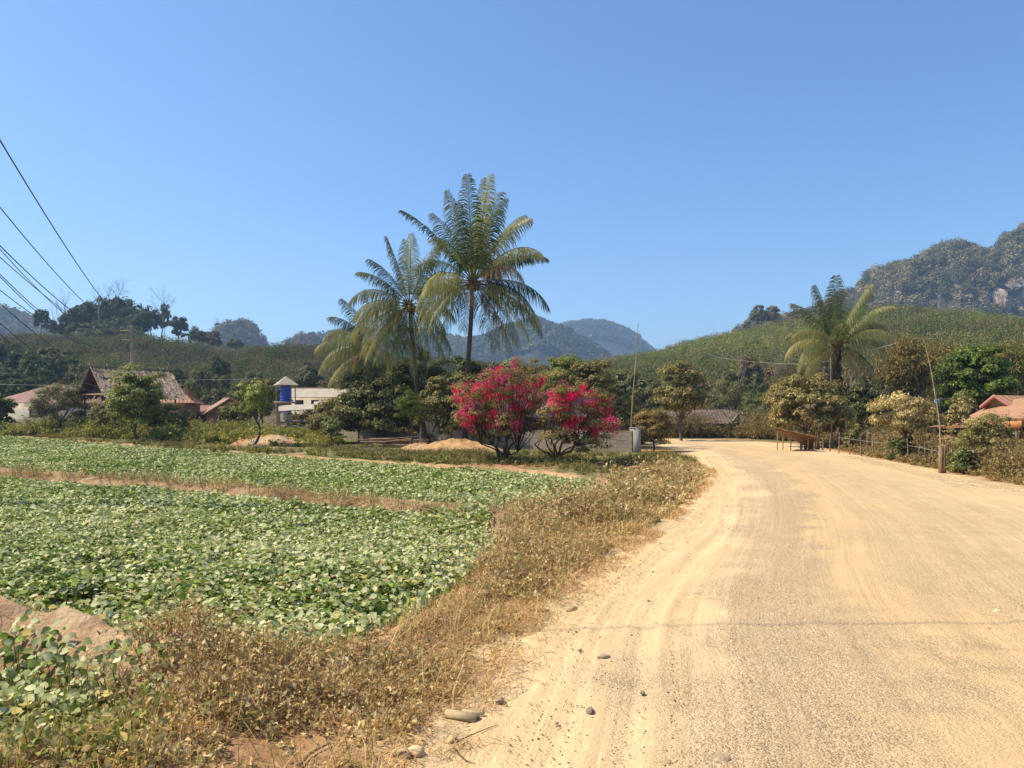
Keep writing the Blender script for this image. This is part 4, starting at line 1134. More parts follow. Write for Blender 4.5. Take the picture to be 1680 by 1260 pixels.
# ---------------------------------------------------------------- palms
def frond(r, L, d0, sag, col, nleaf=58, ll=0.95, hang=0.5, rachis_c=(0.25, 0.25, 0.09), twist=0.0):
    """one feathered palm leaf growing from the origin"""
    B = Bag()
    n = 16
    p = np.zeros(3); d = nrm(np.array(d0, float)); pts = [p.copy()]; dirs = [d.copy()]
    for i in range(n):
        f = (i + 1) / n
        d = nrm(d + np.array([0, 0, -1.0]) * sag * f ** 1.3 / n * 2.2)
        p = p + d * L / n
        pts.append(p.copy()); dirs.append(d.copy())
    pts = np.array(pts); dirs = np.array(dirs)
    B.tube(pts, np.linspace(0.045, 0.008, len(pts)) * L / 5, 4, rachis_c)
    t = np.linspace(0.13, 1.0, nleaf); idx = t * n
    i0 = np.clip(idx.astype(int), 0, n - 1); fr = (idx - i0)[:, None]
    Pn = pts[i0] * (1 - fr) + pts[i0 + 1] * fr; Dn = nrm(dirs[i0] * (1 - fr) + dirs[i0 + 1] * fr)
    side = nrm(np.cross(Dn, np.array([0, 0, 1.0])) + 1e-3)
    if twist:
        upv = np.cross(side, Dn); side = side * math.cos(twist) + upv * math.sin(twist)
    up = np.cross(side, Dn)
    prof = np.sin(np.clip(0.12 + t * 0.83, 0, 1) * np.pi) ** 0.55
    for sg in (-1, 1):
        tear = 0.5 * (vn(t * 9 + r.random() * 50, t * 0 + sg * 3.3)[:, None] - 0.5)
        l = ll * prof * (0.75 + 0.4 * r.random(nleaf)) * (r.random(nleaf) > 0.05); l = l[:, None]
        a = nrm(side * sg * 0.9 + Dn * (0.40 + 1.1 * t[:, None] ** 2 + tear) + up * (0.30 - hang * 0.5) + r.normal(0, 0.09, (nleaf, 3)))
        p0 = Pn; g = np.array([0, 0, -1.0]) * hang
        p1 = p0 + a * l * 0.4 + g * l * 0.12; p2 = p1 + nrm(a + g * 1.3) * l * 0.35; p3 = p2 + nrm(a * .8 + g * 2.4) * l * 0.3
        w = nrm(np.cross(a, up) + 0.001) ; w = nrm(Dn) * 0.023 * (L / 5)
        V = np.stack([p0 - w * .6, p0 + w * .6, p1 + w, p1 - w, p2 + w * .8, p2 - w * .8, p3 + w * .15, p3 - w * .15], 1).reshape(-1, 3)
        F = (np.array([[0, 1, 2, 3], [3, 2, 4, 5], [5, 4, 6, 7]])[None] + (np.arange(nleaf) * 8)[:, None, None]).reshape(-1, 4)
        base = np.array(col) * (0.85 + 0.3 * r.random((nleaf, 1)))
        tipc = lerp(base, np.array((0.36, 0.28, 0.13)), np.clip((t - 0.6) * 0.6 * r.random(nleaf) * 2, 0, 0.6))
        B.add(V, F, np.repeat(tipc, 8, axis=0))
    return B

FG = (0.10, 0.14, 0.05); FD = (0.05, 0.08, 0.03); FY = (0.33, 0.33, 0.16); FP_ = (0.24, 0.27, 0.14); FB = (0.28, 0.20, 0.13)
def palm(name, label, px, D, crown_py, base_px, fr, seed, r0=0.19, sagk=1.25, shag=False, ll=0.95, nuts=True, zb=None, curve=0.25, L0=1.0):
    r = np.random.default_rng(seed)
    x, y = XY(px, D); bx, by = XY(base_px, D)
    zb = z1(bx, by) if zb is None else zb
    top = P(px, crown_py, D)
    root = thing(name, label, 'palm tree', (bx, by, zb))
    t3 = np.array([x - bx, y - by, top[2] - zb])
    cv = catmull([(0, 0, -0.2), t3 * [0.35, 0.35, 0.33] + [-curve * 0.5, 0, 0], t3 * [0.75, .75, .7] + [-curve * .2, 0, 0], t3], 12)
    k = np.linspace(0, 1, len(cv))
    rad = r0 * (1.35 * np.exp(-k * 12) * 0.5 + 1.0 - 0.35 * k) * (1 + 0.06 * (np.arange(len(cv)) % 2))
    B = Bag().tube(cv, rad, 10, (0.8, 0.72, 0.65) if not shag else (1.6, 1.35, 1.15))
    if shag:       # old leaf bases left on the stem
        for q in range(150):
            kk = r.uniform(0.22, 0.98); c0 = cv[int(kk * (len(cv) - 1))]; a = r.uniform(0, 6.28)
            o = np.array([math.cos(a), math.sin(a), 0])
            s = c0 + o * r0 * 0.7; L = r.uniform(.35, .8)
            B.tube([s, s + o * 0.13 + [0, 0, -L * .3], s + o * 0.10 + [0, 0, -L]], [0.06, 0.045, 0.015], 4, (1.2 * r.uniform(.5, 1.3), 1.0 * r.uniform(.5, 1.2), .8))
    B.build('trunk', M['bark'], root, smooth=True)
    S = Bag()
    for q in range(30):    # fibrous heart of the crown
        a = r.uniform(0, 6.28); o = np.array([math.cos(a), math.sin(a), r.uniform(-.2, 1.0)]); o = nrm(o)
        S.tube([t3 + [0, 0, -.35], t3 + o * r.uniform(.3, .55) * 1.0], [0.09, 0.02], 5, (1.5, 1.15, .7))
    S.build('crown_heart', M['bark'], root)
    for (ang, dep, L, sag, col, hang) in fr:
        a = R(ang + r.normal() * 2); d = R(dep)
        d0 = (math.cos(a) * math.cos(d), math.sin(d), math.sin(a) * math.cos(d))
        c = np.array(col) * r.uniform(0.85, 1.15)
        f = frond(r, L * L0, d0, sag * sagk + .12, c, nleaf=80, ll=ll * (1.0 + .3 * r.random()), hang=min(1.25, hang * 1.35 + .15) * r.uniform(.8, 1.2), twist=r.normal() * .45)
        o = f.build('frond', M['frond'], root)
        o.location = tuple(t3 + nrm(np.array(d0)) * 0.15)
    for q in range(5):      # dead fronds hanging against the stem
        a = r.uniform(0, 6.28)
        f = frond(r, 2.6, (math.cos(a) * .8, math.sin(a) * .8, -.15), 2.6, (0.26, 0.18, 0.10), nleaf=40, ll=.55, hang=1.1)
        o = f.build('dead_frond', M['frond'], root); o.location = tuple(t3 + [0, 0, -.15])
    if nuts:
        for q in range(7):
            a = r.uniform(0, 6.28)
            o = np.array([math.cos(a) * .33, math.sin(a) * .33, -0.28 + r.uniform(-.2, .1)])
            th = np.linspace(0.05, np.pi - 0.05, 7)
            pts = np.stack([0 * th, 0 * th, np.cos(th) * 0.15], 1) + t3 + o
            Bag().tube(pts, np.sin(th) * 0.115, 8, (0.28, 0.22, 0.08)).build('coconut', M['frond'], root, smooth=True)
    return root

# (angle in the picture plane, turn away from the viewer, length, sag, colour, how the leaflets hang)
PALM1 = [(128, -10, 5.6, .25, FD, .35), (112, 15, 5.3, .2, FD, .5), (104, -15, 5.2, .15, FG, .5), (97, 20, 5.7, .1, FG, .5), (92, -20, 5.9, .12, FD, .45), (88, 5, 6.2, .1, FG, .4), (84, 30, 5.6, .1, FD, .4),
         (79, -15, 6.0, .15, FP_, .4), (75, 10, 5.9, .2, FG, .4), (70, -30, 5.5, .3, FG, .5), (66, 15, 5.6, .35, FP_, .5), (58, -10, 5.0, .5, FP_, .6), (50, 25, 4.9, .6, FG, .6), (44, -15, 4.9, .8, FY, .8), (38, 5, 4.8, .5, FD, .7),
         (33, -30, 4.1, 1.1, FB, .9), (12, 5, 5.0, .75, FD, .9), (5, 20, 4.6, .9, FD, .9), (-12, -10, 5.0, .7, FY, .7), (-20, 5, 5.2, .65, FD, .8), (-33, -15, 4.9, .6, FY, .7), (-42, 15, 4.6, .6, FG, .6), (-48, -5, 4.6, .5, FB, .6), (-58, 20, 4.1, .5, FG, .5),
         (172, -15, 4.1, 1.15, FP_, .9), (160, -35, 4.0, 1.3, FY, .9), (190, -25, 4.1, .9, FY, .8), (200, 0, 4.4, .8, FP_, .8), (212, -25, 4.1, .7, FP_, .7), (224, 10, 3.9, .7, FG, .7), (256, 10, 2.8, .3, FD, .4), (140, 20, 4.4, .7, FG, .6), (120, -40, 4.6, .6, FG, .5), (60, 50, 4.6, .7, FG, .5), (150, 50, 4, 1, FG, .6)]
palm('coconut_palm', 'tallest coconut palm of the cluster with a wide ragged crown above the bougainvillea', 776, 46, 462, 764, PALM1, 61, r0=0.17, sagk=1.75)
PALM2 = [(103, -10, 4.6, .2, FD, .5), (95, 15, 4.9, .15, FG, .5), (85, -15, 4.6, .3, FP_, .5), (76, 10, 4.7, .3, FG, .5), (68, -15, 4.5, .35, FG, .5), (120, 5, 4.2, .35, FD, .4), (132, -10, 4.0, .45, FG, .5),
         (150, -15, 4.5, 1.0, FP_, .8), (160, 10, 4.5, .9, FP_, .8), (170, -25, 4.3, 1.1, FP_, .9), (185, -10, 4.6, .9, FY, .8), (198, -30, 4.3, .8, FP_, .8), (210, 0, 4.7, .7, FP_, .8), (222, -20, 4.9, .6, FY, .8), (235, -30, 4.8, .4, FP_, .7), (248, -15, 4.9, .3, FP_, .7),
         (262, -30, 4.6, .2, FG, .5), (276, -20, 4.9, .2, FY, .5), (288, -10, 4.7, .3, FG, .6), (300, -25, 4.6, .4, FP_, .6), (312, 0, 4.3, .5, FP_, .7), (328, 15, 4.2, .7, FG, .8), (60, 25, 4.0, .5, FG, .5), (40, -10, 3.6, .9, FY, .8), (15, 30, 3.8, .9, FG, .8), (345, -35, 4, .8, FG, .8)]
palm('coconut_palm', 'shorter coconut palm left of the tallest one with pale fronds hanging over the mango trees', 672, 48, 500, 700, PALM2, 62, r0=0.17, L0=0.9, sagk=1.6)
PALM3 = [(118, 0, 3.2, .4, FD, .5), (135, 10, 3.2, .5, FD, .5), (95, -10, 3.1, .3, FG, .5), (160, -10, 3.5, .9, FP_, .8), (175, 15, 3.5, .9, FP_, .9), (190, -20, 3.5, .9, FY, .8), (204, 0, 3.5, .7, FY, .8), (222, -15, 3.2, .6, FP_, .7), (240, 5, 3.0, .4, FG, .6),
         (262, -20, 3.0, .4, FP_, .6), (290, -10, 3.1, .4, FG, .6), (320, -20, 3.0, .7, FG, .7), (20, 0, 3.0, .9, FG, .8), (60, 10, 3.0, .5, FG, .6), (45, -30, 2.9, .7, FP_, .7), (145, -35, 3.3, 1.0, FY, .8)]
palm('coconut_palm', 'lowest coconut palm at the left end of the cluster with drooping yellowish fronds', 612, 50, 566, 632, PALM3, 63, r0=0.15, L0=1.08)
PALM4 = [(125, 0, 3.6, .3, FG, .5), (112, -15, 3.9, .2, FG, .5), (102, 15, 4.0, .1, FD, .4), (94, -5, 4.1, .1, FG, .4), (84, 20, 3.9, .15, FD, .4), (74, -20, 4.0, .3, FP_, .6), (64, 5, 4.0, .4, FG, .6), (54, -15, 3.9, .5, FP_, .7), (44, 10, 3.7, .55, FG, .7), (36, -10, 3.5, .7, FY, .8),
         (22, 5, 3.4, .8, FP_, .8), (10, -15, 3.3, .9, FY, .8), (-8, 15, 3.2, .8, FG, .8), (-25, -10, 3.0, .6, FY, .7), (-45, 0, 2.8, .4, FY, .6), (148, -15, 3.5, .7, FY, .8), (158, 5, 3.4, .9, FY, .9), (168, -20, 3.3, 1.0, FP_, .9), (185, 0, 3.0, .9, FY, .8), (203, -15, 2.8, .6, FY, .7), (135, 35, 3.4, .6, FG, .6), (70, 50, 3.3, .6, FG, .6), (110, -50, 3.3, .6, FG, .6), (225, 20, 2.4, .4, FG, .5)]
palm('coconut_palm', 'lone stocky coconut palm with a shaggy brown trunk beside the road bend on the right', 1372, 48, 566, 1378, PALM4, 64, r0=0.21, sagk=1.9, shag=True, ll=0.86, nuts=False, curve=-0.1)

# ---------------------------------------------------------------- bougainvilleas
def bougainvillea(label, px, py, D, flowers, leafpts, seed, stems):
    r = np.random.default_rng(seed)
    x, y = XY(px, D); zb = z1(x, y)
    root = thing('bougainvillea', label, 'bougainvillea', (x, y, zb))
    k = D / FP
    def loc(q, dep=0.0): return np.array([(q[0] - px) * k, dep, (py - q[1]) * k])
    T = Bag()
    tips = []
    fp = []
    for f in flowers:
        d = r.uniform(-0.9, 0.9); fp.append((loc(f, d), f[2] if len(f) > 2 else 1.0))
    targets = [p for p, _ in fp] + [loc(q, r.uniform(-.9, .9)) for q in leafpts]
    for s in range(stems):
        a = R(25 + 130 * s / (stems - 1)); h = r.uniform(.9, 1.2)
        a += r.normal() * .16; h *= r.uniform(.8, 1.15)
        m = np.array([math.cos(a) * h * 0.75, r.uniform(-.5, .5), math.sin(a) * h * 0.6 + 0.35])
        b0 = np.array([math.cos(a) * 0.06, r.uniform(-.06, .06), -0.05]); b1 = np.array([math.cos(a) * .22, m[1] * .3, .34])
        cv = catmull([b0, b1, (b1 + m) / 2 + r.normal(0, .09, 3), m], 4)
        T.tube(cv, np.linspace(0.06, 0.025, len(cv)) * r.uniform(.6, 1.15), 6, (0.75, .6, .5))
        tips.append(m)
    tips = np.array(tips)
    for q in targets:
        s = tips[np.argsort(np.linalg.norm((tips - q) * [1, 1, .4], axis=1))[r.integers(0, 2)]]
        m = (s + q) / 2 + r.normal(0, .12, 3)
        cv = catmull([s, m, q], 4)
        T.tube(cv, np.linspace(0.022, 0.006, len(cv)), 4, (0.7, .55, .45), cap=False)
        for _ in range(3):
            e = q + r.normal(0, .25, 3); T.tube([cv[5], (cv[5] + e) / 2 + r.normal(0, .05, 3), e], [.009, .006, .003], 3, (0.7, .55, .45), cap=False)
    T.build('trunk', M['bark'], root, smooth=True)
    L = Bag()
    cl = np.array([p + r.normal(0, .16, 3) for p in targets for _ in range(2)])
    crown(L, r, cl.mean(0), (1, 1, 1), 0, 10500, 0.085, [(0.20, 0.20, 0.08), (0.30, 0.26, 0.14), (0.12, 0.15, 0.045), (0.40, 0.16, 0.12)], [3, 3, 3, 1.5], 0.30, clumps=cl, wid=0.6)
    L.build('foliage', M['dryleaf'], root)
    Fb = Bag()
    for p, w in fp:
        n = int(205 * w)
        cen = p + r.normal(0, .10, (8, 3)) * [1.2, 1.2, 1.0]
        base = np.array((0.86, 0.04, 0.15)) if r.random() < .6 else np.array((0.90, 0.12, 0.27))
        if w > 1.2: base = np.array((0.94, 0.02, 0.15))
        kk = r.integers(0, 8, n)
        d = rdir(r, n); Pn = cen[kk] + d * 0.13 * r.random((n, 1)) ** .5
        A = nrm(d + .7 * rdir(r, n)); N = rdir(r, n)
        C = np.clip(base * (0.6 + .75 * r.random((n, 1))) + r.normal(0, .01, (n, 3)), .004, .95)
        scatter(Fb, Pn, A, N, 0.055 * (0.7 + .6 * r.random(n)), 0.85, C)
    Fb.build('flowers', M['bract'], root)
    return root
bougainvillea('larger bougainvillea bush thick with crimson-pink flowers on forked dark stems, the left one', 825, 762, 28.8,
    [(752, 643), (765, 636, .9), (762, 660), (775, 652), (790, 640), (800, 632), (812, 618), (822, 610, 1.2), (812, 630), (826, 622), (840, 612), (845, 601, .5), (838, 640), (828, 655), (818, 648), (852, 640), (862, 650), (858, 632), (880, 632), (888, 628, .8),
     (760, 680), (770, 690), (758, 694), (765, 676), (774, 704, .8), (790, 690), (805, 684), (812, 694), (818, 706, .8), (800, 700, .6), (848, 668, 1.3), (850, 680, 1.3), (850, 694, 1.2), (848, 706, .7), (868, 662), (878, 672, .6), (800, 660, .7), (835, 675, .5), (890, 655, .5), (780, 668, .7), (745, 655, .6), (805, 645, .8), (872, 645, .7)],
    [(870, 690), (885, 668), (840, 705), (795, 715), (815, 715), (830, 690), (760, 665), (862, 612), (880, 605), (855, 615), (872, 705), (780, 715), (895, 680), (770, 670), (810, 670), (840, 650), (865, 680), (885, 695)], 71, 7)
bougainvillea('smaller bougainvillea bush with bright crimson flowers on sprawling twiggy stems, the right one', 912, 764, 28.0,
    [(903, 652), (912, 656), (920, 654, .8), (936, 655, 1.3), (944, 651, 1.3), (952, 646, 1.4), (930, 662, 1.3), (908, 668), (918, 676), (930, 676, 1.2), (928, 690, 1.3), (925, 700, 1.1), (938, 692), (982, 664, 1.0), (988, 660, .8), (970, 668, .8), (980, 676, 1.2), (965, 690, .7), (992, 688), (1000, 694), (1004, 704, 1.2), (975, 704), (980, 712, .8), (1010, 703, .7), (935, 706, .8), (960, 672, .6), (996, 680, .8), (950, 690, .5), (925, 635, .3)],
    [(950, 712), (900, 705), (965, 720), (930, 720), (975, 725), (895, 690), (945, 680), (960, 700), (885, 712), (985, 735), (955, 730), (905, 720)], 72, 8)
# ---------------------------------------------------------------- trees near enough to tell apart
tree('mango_tree', 'large dusty dark mango tree at the left end of the palm grove', 'tree', 618, 600, 74, 50, MANGO, 0.20, 15000, 0.1, 90, seed=1, ybot=714, depth=0.9, clump=.22)
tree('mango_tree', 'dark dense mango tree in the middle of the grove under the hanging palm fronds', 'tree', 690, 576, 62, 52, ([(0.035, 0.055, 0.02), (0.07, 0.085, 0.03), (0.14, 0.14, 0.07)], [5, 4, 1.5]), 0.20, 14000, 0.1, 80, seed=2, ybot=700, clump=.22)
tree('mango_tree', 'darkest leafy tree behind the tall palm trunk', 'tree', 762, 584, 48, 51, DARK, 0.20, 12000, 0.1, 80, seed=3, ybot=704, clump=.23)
tree('mango_tree', 'olive-green mango tree on slender bare stems left of the flowers', 'tree', 722, 618, 40, 45, OLIVE, 0.15, 9000, 0.2, 70, seed=4, ybot=700, clump=.24)
tree('feathery_tree', 'fine-leaved bright green bush at the foot of the mango grove', 'shrub', 672, 642, 26, 44, ([(0.09, 0.15, 0.03), (0.14, 0.19, 0.05), (0.07, 0.10, 0.03)], [3, 2, 2]), 0.09, 8000, 0.2, 60, seed=5, ybot=692, wid=.25, droop=.8)
tree('shrub', 'low spreading olive shrub in front of the lean-to sheds', 'shrub', 545, 655, 48, 50, OLIVE, 0.15, 8000, 0.1, 60, seed=6, ybot=712)
tree('mango_tree', 'rounded mango tree with sunlit yellow-green top behind the smaller bougainvillea', 'tree', 925, 582, 52, 56, ([(0.15, 0.20, 0.045), (0.09, 0.12, 0.03), (0.21, 0.22, 0.09)], [3, 3, 2]), 0.19, 12000, 0.2, 80, seed=7, ybot=700)
tree('mango_tree', 'duller mango tree crowding the right side of the yellow-green one', 'tree', 972, 588, 42, 53, OLIVE, 0.18, 11000, 0.2, 80, seed=8, ybot=704)
tree('mango_tree', 'low olive tree between the pink flowers and the yellow-green mango tree', 'tree', 868, 592, 36, 62, OLIVE, 0.2, 6000, 0.2, 60, seed=9, ybot=704)
tree('shrub', 'brown twiggy thicket beside the end of the block wall at the road corner', 'shrub', 1070, 668, 36, 40, ([(0.27, 0.19, 0.09), (0.18, 0.15, 0.06), (0.36, 0.26, 0.13), (0.12, 0.11, 0.04)], [3, 3, 2, 2]), 0.09, 11000, 0.1, 80, seed=10, ybot=744, mat='dryleaf', clump=.26)
tree('shrub', 'thin dry shrub behind the block wall right of the flowers', 'shrub', 1025, 645, 30, 46, OLIVE, 0.11, 6000, 0.1, 60, seed=11, ybot=715, mat='dryleaf')
tree('teak_tree', 'two-stemmed tree with dusty yellowish leaves in front of the long low house', 'tree', 1118, 598, 46, 60, ([(0.11, 0.12, 0.04), (0.22, 0.19, 0.09), (0.31, 0.25, 0.13), (0.06, 0.075, 0.025)], [3, 3, 2, 3]), 0.21, 9000, 0.25, 60, seed=12, ybot=700)
tree('shrub', 'grey thin-leaved tree right of the two-stemmed tree, above the tarpaulin', 'tree', 1192, 628, 46, 76, GREY, 0.2, 6500, 0.2, 80, seed=13, ybot=695, wid=.3)
tree('shrub', 'feathery green shrub between the tarpaulin and the dusty mango tree', 'shrub', 1243, 640, 32, 72, ([(0.11, 0.14, 0.055), (0.16, 0.18, 0.08), (0.07, 0.09, 0.03)], [3, 2, 2]), 0.17, 6000, 0.2, 60, seed=14, ybot=706, wid=.3)
tree('mango_tree', 'dense rounded mango tree coated in tan road dust above the bamboo lean-to', 'tree', 1322, 616, 64, 46, DUSTY, 0.19, 17000, 0.2, 110, seed=15, ybot=722, clump=.24)
tree('mango_tree', 'dark green tree behind the stake fence right of the shaggy palm', 'tree', 1415, 625, 32, 52, DARK, 0.17, 7000, 0.2, 60, seed=16, ybot=715)
tree('guava_tree', 'spreading tree with drooping dust-coated leaves in layers leaning over the stake fence', 'tree', 1482, 648, 58, 31, ([(0.40, 0.33, 0.20), (0.30, 0.26, 0.14), (0.16, 0.15, 0.06), (0.47, 0.40, 0.26)], [3, 3, 3, 2]), 0.12, 6500, 0.3, 55, seed=17, ybot=716, wid=.4, droop=.9, clump=.26, mat='dustleaf')
tree('jackfruit_tree', 'big glossy deep green tree behind the orange-roofed house on the right', 'tree', 1600, 572, 66, 46, ([(0.07, 0.12, 0.025), (0.12, 0.18, 0.04), (0.04, 0.065, 0.02), (0.20, 0.24, 0.09)], [4, 3, 3, 1]), 0.20, 14000, 0.15, 90, seed=18, ybot=690, clump=.25)
tree('shrub', 'dusty bush hiding the front of the orange-roofed house', 'shrub', 1618, 680, 50, 24.5, ([(0.28, 0.24, 0.12), (0.20, 0.19, 0.08), (0.12, 0.14, 0.05), (0.38, 0.32, 0.19)], [3, 3, 3, 1.5]), 0.075, 11000, 0.1, 80, seed=19, ybot=775, mat='dustleaf', depth=.8)
tree('shrub', 'slim dusty bush between the leaning pole and the orange roof', 'shrub', 1578, 645, 22, 30, ([(0.28, 0.25, 0.14), (0.14, 0.14, 0.06), (0.36, 0.29, 0.18)], [3, 3, 2]), 0.09, 4500, 0.1, 50, seed=20, ybot=745, mat='dustleaf')
tree('shrub', 'spiky-leaved plant with pale flecked leaves at the foot of the dusty bush', 'shrub', 1580, 738, 26, 23, ([(0.12, 0.15, 0.06), (0.40, 0.36, 0.27), (0.07, 0.10, 0.035)], [4, 1.5, 3]), 0.16, 1600, 0.05, 30, seed=21, ybot=778, wid=.22, droop=-.2, mat='dustleaf')
tree('shrub', 'small sunlit yellow-green bush at the fence corner left of the spreading tree', 'shrub', 1400, 700, 18, 40, OLIVE, 0.09, 3500, 0.1, 40, seed=22, ybot=738, mat='dustleaf')
tree('shrub', 'dark low bush under the spreading tree at the fence', 'shrub', 1478, 716, 22, 30.5, DARK, 0.09, 4000, 0.05, 40, seed=23, ybot=758)
tree('young_tree', 'leafy young tree with bright green top shoots standing before the thatched barn', 'tree', 226, 603, 51, 52, ([(0.13, 0.17, 0.04), (0.20, 0.25, 0.06), (0.07, 0.09, 0.025), (0.27, 0.25, 0.13)], [4, 3, 2, 1]), 0.22, 6500, 0.1, 75, seed=24, ybot=708, clump=.26)
tree('young_tree', 'slim young tree with big yellow-green leaves growing out of the orange soil heap', 'tree', 415, 622, 30, 46, ([(0.18, 0.23, 0.05), (0.27, 0.30, 0.09), (0.12, 0.15, 0.04)], [3, 3, 2]), 0.19, 1500, 0.2, 38, seed=25, ybot=690, clump=.28)
tree('young_tree', 'darker leafy tree behind the slim young tree, left of the water tower', 'tree', 428, 618, 22, 64, OLIVE, 0.2, 3500, 0.2, 50, seed=26, ybot=695)
tree('shrub', 'rounded grey-green bush in front of the red-roofed house', 'shrub', 98, 630, 47, 60, GREY, 0.15, 11000, 0.1, 70, seed=27, ybot=702, wid=.35)
tree('shrub', 'dark grey-green shrub under the right end of the thatched barn', 'shrub', 272, 662, 38, 55, ([(0.06, 0.075, 0.03), (0.12, 0.13, 0.07), (0.2, 0.19, 0.12)], [3, 3, 1]), 0.16, 5000, 0.1, 50, seed=28, ybot=706)
tree('shrub', 'variegated leafy shrub beside the post at the left front of the barn', 'shrub', 172, 655, 26, 55, ([(0.20, 0.19, 0.10), (0.07, 0.08, 0.03), (0.36, 0.31, 0.18)], [3, 3, 1.5]), 0.15, 3500, 0.1, 50, seed=29, ybot=706)
tree('banana_clump', 'banana-like plants with long pale leaves beside the two small brown roofs', 'shrub', 382, 660, 22, 60, GREY, 0.5, 500, 0.1, 30, seed=30, ybot=698, wid=.22, droop=.3)
tree('mango_tree', 'round dark tree standing behind the cream-walled building', 'tree', 505, 596, 26, 105, ([(0.045, 0.06, 0.03), (0.08, 0.09, 0.05), (0.13, 0.13, 0.09)], [3, 3, 1]), 0.4, 5000, 0.2, 60, seed=31, ybot=655)
tree('shrub', 'dark bush at the far left edge below the small tiled roofs', 'shrub', 2, 650, 22, 62, DARK, 0.18, 4500, 0.1, 50, seed=32, ybot=700)
tree('shrub', 'leafy low shrub with pale round leaves at the left end of the block wall', 'shrub', 545, 684, 18, 46.5, ([(0.12, 0.16, 0.06), (0.24, 0.27, 0.15)], [3, 2]), 0.15, 2200, 0.1, 30, seed=33, ybot=712)

tree('shrub', 'bushy olive-green undergrowth shrub closing the left foot of the mango grove', 'shrub', 588, 648, 40, 52, MANGO, 0.17, 7000, 0.05, 60, seed=40, ybot=716)
tree('shrub', 'dusty leafy shrub filling the foot of the grove above the cut poles', 'shrub', 640, 640, 36, 50, OLIVE, 0.17, 7000, 0.05, 60, seed=41, ybot=715)
tree('mango_tree', 'dark leafy tree covering the foot of the tall palm trunk', 'tree', 782, 612, 42, 43.8, MANGO, 0.15, 8000, 0.1, 70, seed=45, ybot=716)
tree('shrub', 'dark shrub behind the wall just left of the larger bougainvillea', 'shrub', 745, 650, 34, 49, MANGO, 0.17, 6000, 0.05, 60, seed=42, ybot=716)
tree('shrub', 'dark thicket seen through the stems of the larger bougainvillea', 'shrub', 820, 640, 46, 52, OLIVE, 0.18, 7000, 0.05, 60, seed=43, ybot=718)
tree('shrub', 'brownish thicket behind the wall between the two bougainvilleas and the pillar', 'shrub', 995, 655, 44, 50, OLIVE, 0.17, 7000, 0.05, 60, seed=44, ybot=720, mat='dryleaf')
# trees at the foot of the hills: a few kinds, each copied
def proto(name, pal, seed, h=8.0, w=7.0, n=3800, leaf=0.55, trunk=0.15, clump=.25, wid=.7, tall=1.0):
    r = np.random.default_rng(seed)
    root = thing(name, 'x', 'tree')
    B = Bag()
    cc = crown(B, r, (0, 0, h * (0.5 + trunk / 2)), (w / 2, w / 2, h * (0.5 - trunk / 2)), 60, n, leaf, pal[0], pal[1], clump, .5, wid, .3, .45)
    B.build('crown', M['farleaf'], root)
    T = Bag(); limbs(T, r, (0, 0, -1.0), (0, 0, h * 0.45), cc[:7], h * 0.025); T.build('trunk', M['bark'], root, smooth=True)
    return root
HILLD = ([(0.05, 0.075, 0.035), (0.085, 0.11, 0.05), (0.15, 0.16, 0.09)], [4, 3, 1])
HILLO = ([(0.12, 0.13, 0.06), (0.17, 0.17, 0.09), (0.08, 0.09, 0.045)], [4, 3, 2])
HILLB = ([(0.17, 0.13, 0.085), (0.12, 0.11, 0.06), (0.23, 0.17, 0.12)], [4, 3, 2])
PR = {}
def placed(kind, pal, seed, name, loc, h, w, label, group, rz):
    """the first of a kind is the thing itself, the others are copies of it"""
    if kind not in PR:
        PR[kind] = proto(name, pal, seed)
        o = PR[kind]; o.location = tuple(float(q) for q in loc); o.scale = (w / 7, w / 7, h / 8); o.rotation_euler = (0, 0, rz)
        tag(o, label, 'tree', group); return o
    return copy_tree(PR[kind], loc, rz, (w / 7, w / 7, h / 8), label, group, 'tree')
r_ = np.random.default_rng(90)
KN = {'d': ('dark', HILLD, 201, 'dark_tree'), 'o': ('olive', HILLO, 202, 'olive_tree'), 'b': ('brown', HILLB, 203, 'dry_tree'), 'e': ('dark2', HILLD, 204, 'dark_tree')}
def put(k, px, pytop, D, hw, label, group, zb=None, pybot=None):
    kind, pal, seed, name = KN[k]
    top = P(px, pytop, D); x, y = top[0], top[1]
    if zb is None: zb = P(px, pybot, D)[2]
    placed(kind, pal, seed, name, (x, y, zb), (top[2] - zb) * 1.02, 2 * hw / FP * D * 1.05, label, group, r_.uniform(0, 6.28))

# left: grove below the knoll, on the slope behind the village (D 110 - 160)
GL = 'trees on the slope behind the red-roofed house'
LB = 'dark rounded tree on the slope behind the red-roofed house at the left'
for (k, px, pt, D, hw, pb) in [('d', 10, 600, 118, 34, 668), ('e', 40, 578, 135, 26, 640), ('d', 62, 580, 128, 28, 650), ('o', 92, 572, 140, 30, 640), ('d', 118, 588, 130, 26, 655), ('e', 28, 622, 105, 30, 684), ('d', 72, 606, 112, 32, 690),
                               ('o', 135, 600, 118, 24, 680), ('d', -25, 590, 125, 30, 670), ('o', 150, 612, 112, 22, 690), ('d', 5, 560, 150, 26, 620), ('o', -60, 580, 130, 36, 680)]:
    put(k, px, pt, D, hw, LB, GL, pybot=pb)
put('d', 360, 584, 125, 17, 'single round dark tree on the plantation slope above the small brown roofs', None, pybot=640)
put('e', 283, 604, 110, 22, 'dark tree rising behind the right end of the thatched barn', None, pybot=690)
put('o', 330, 610, 115, 26, 'olive tree behind the small brown roofs at the foot of the slope', None, pybot=690)
GM = 'low trees along the foot of the left slope'
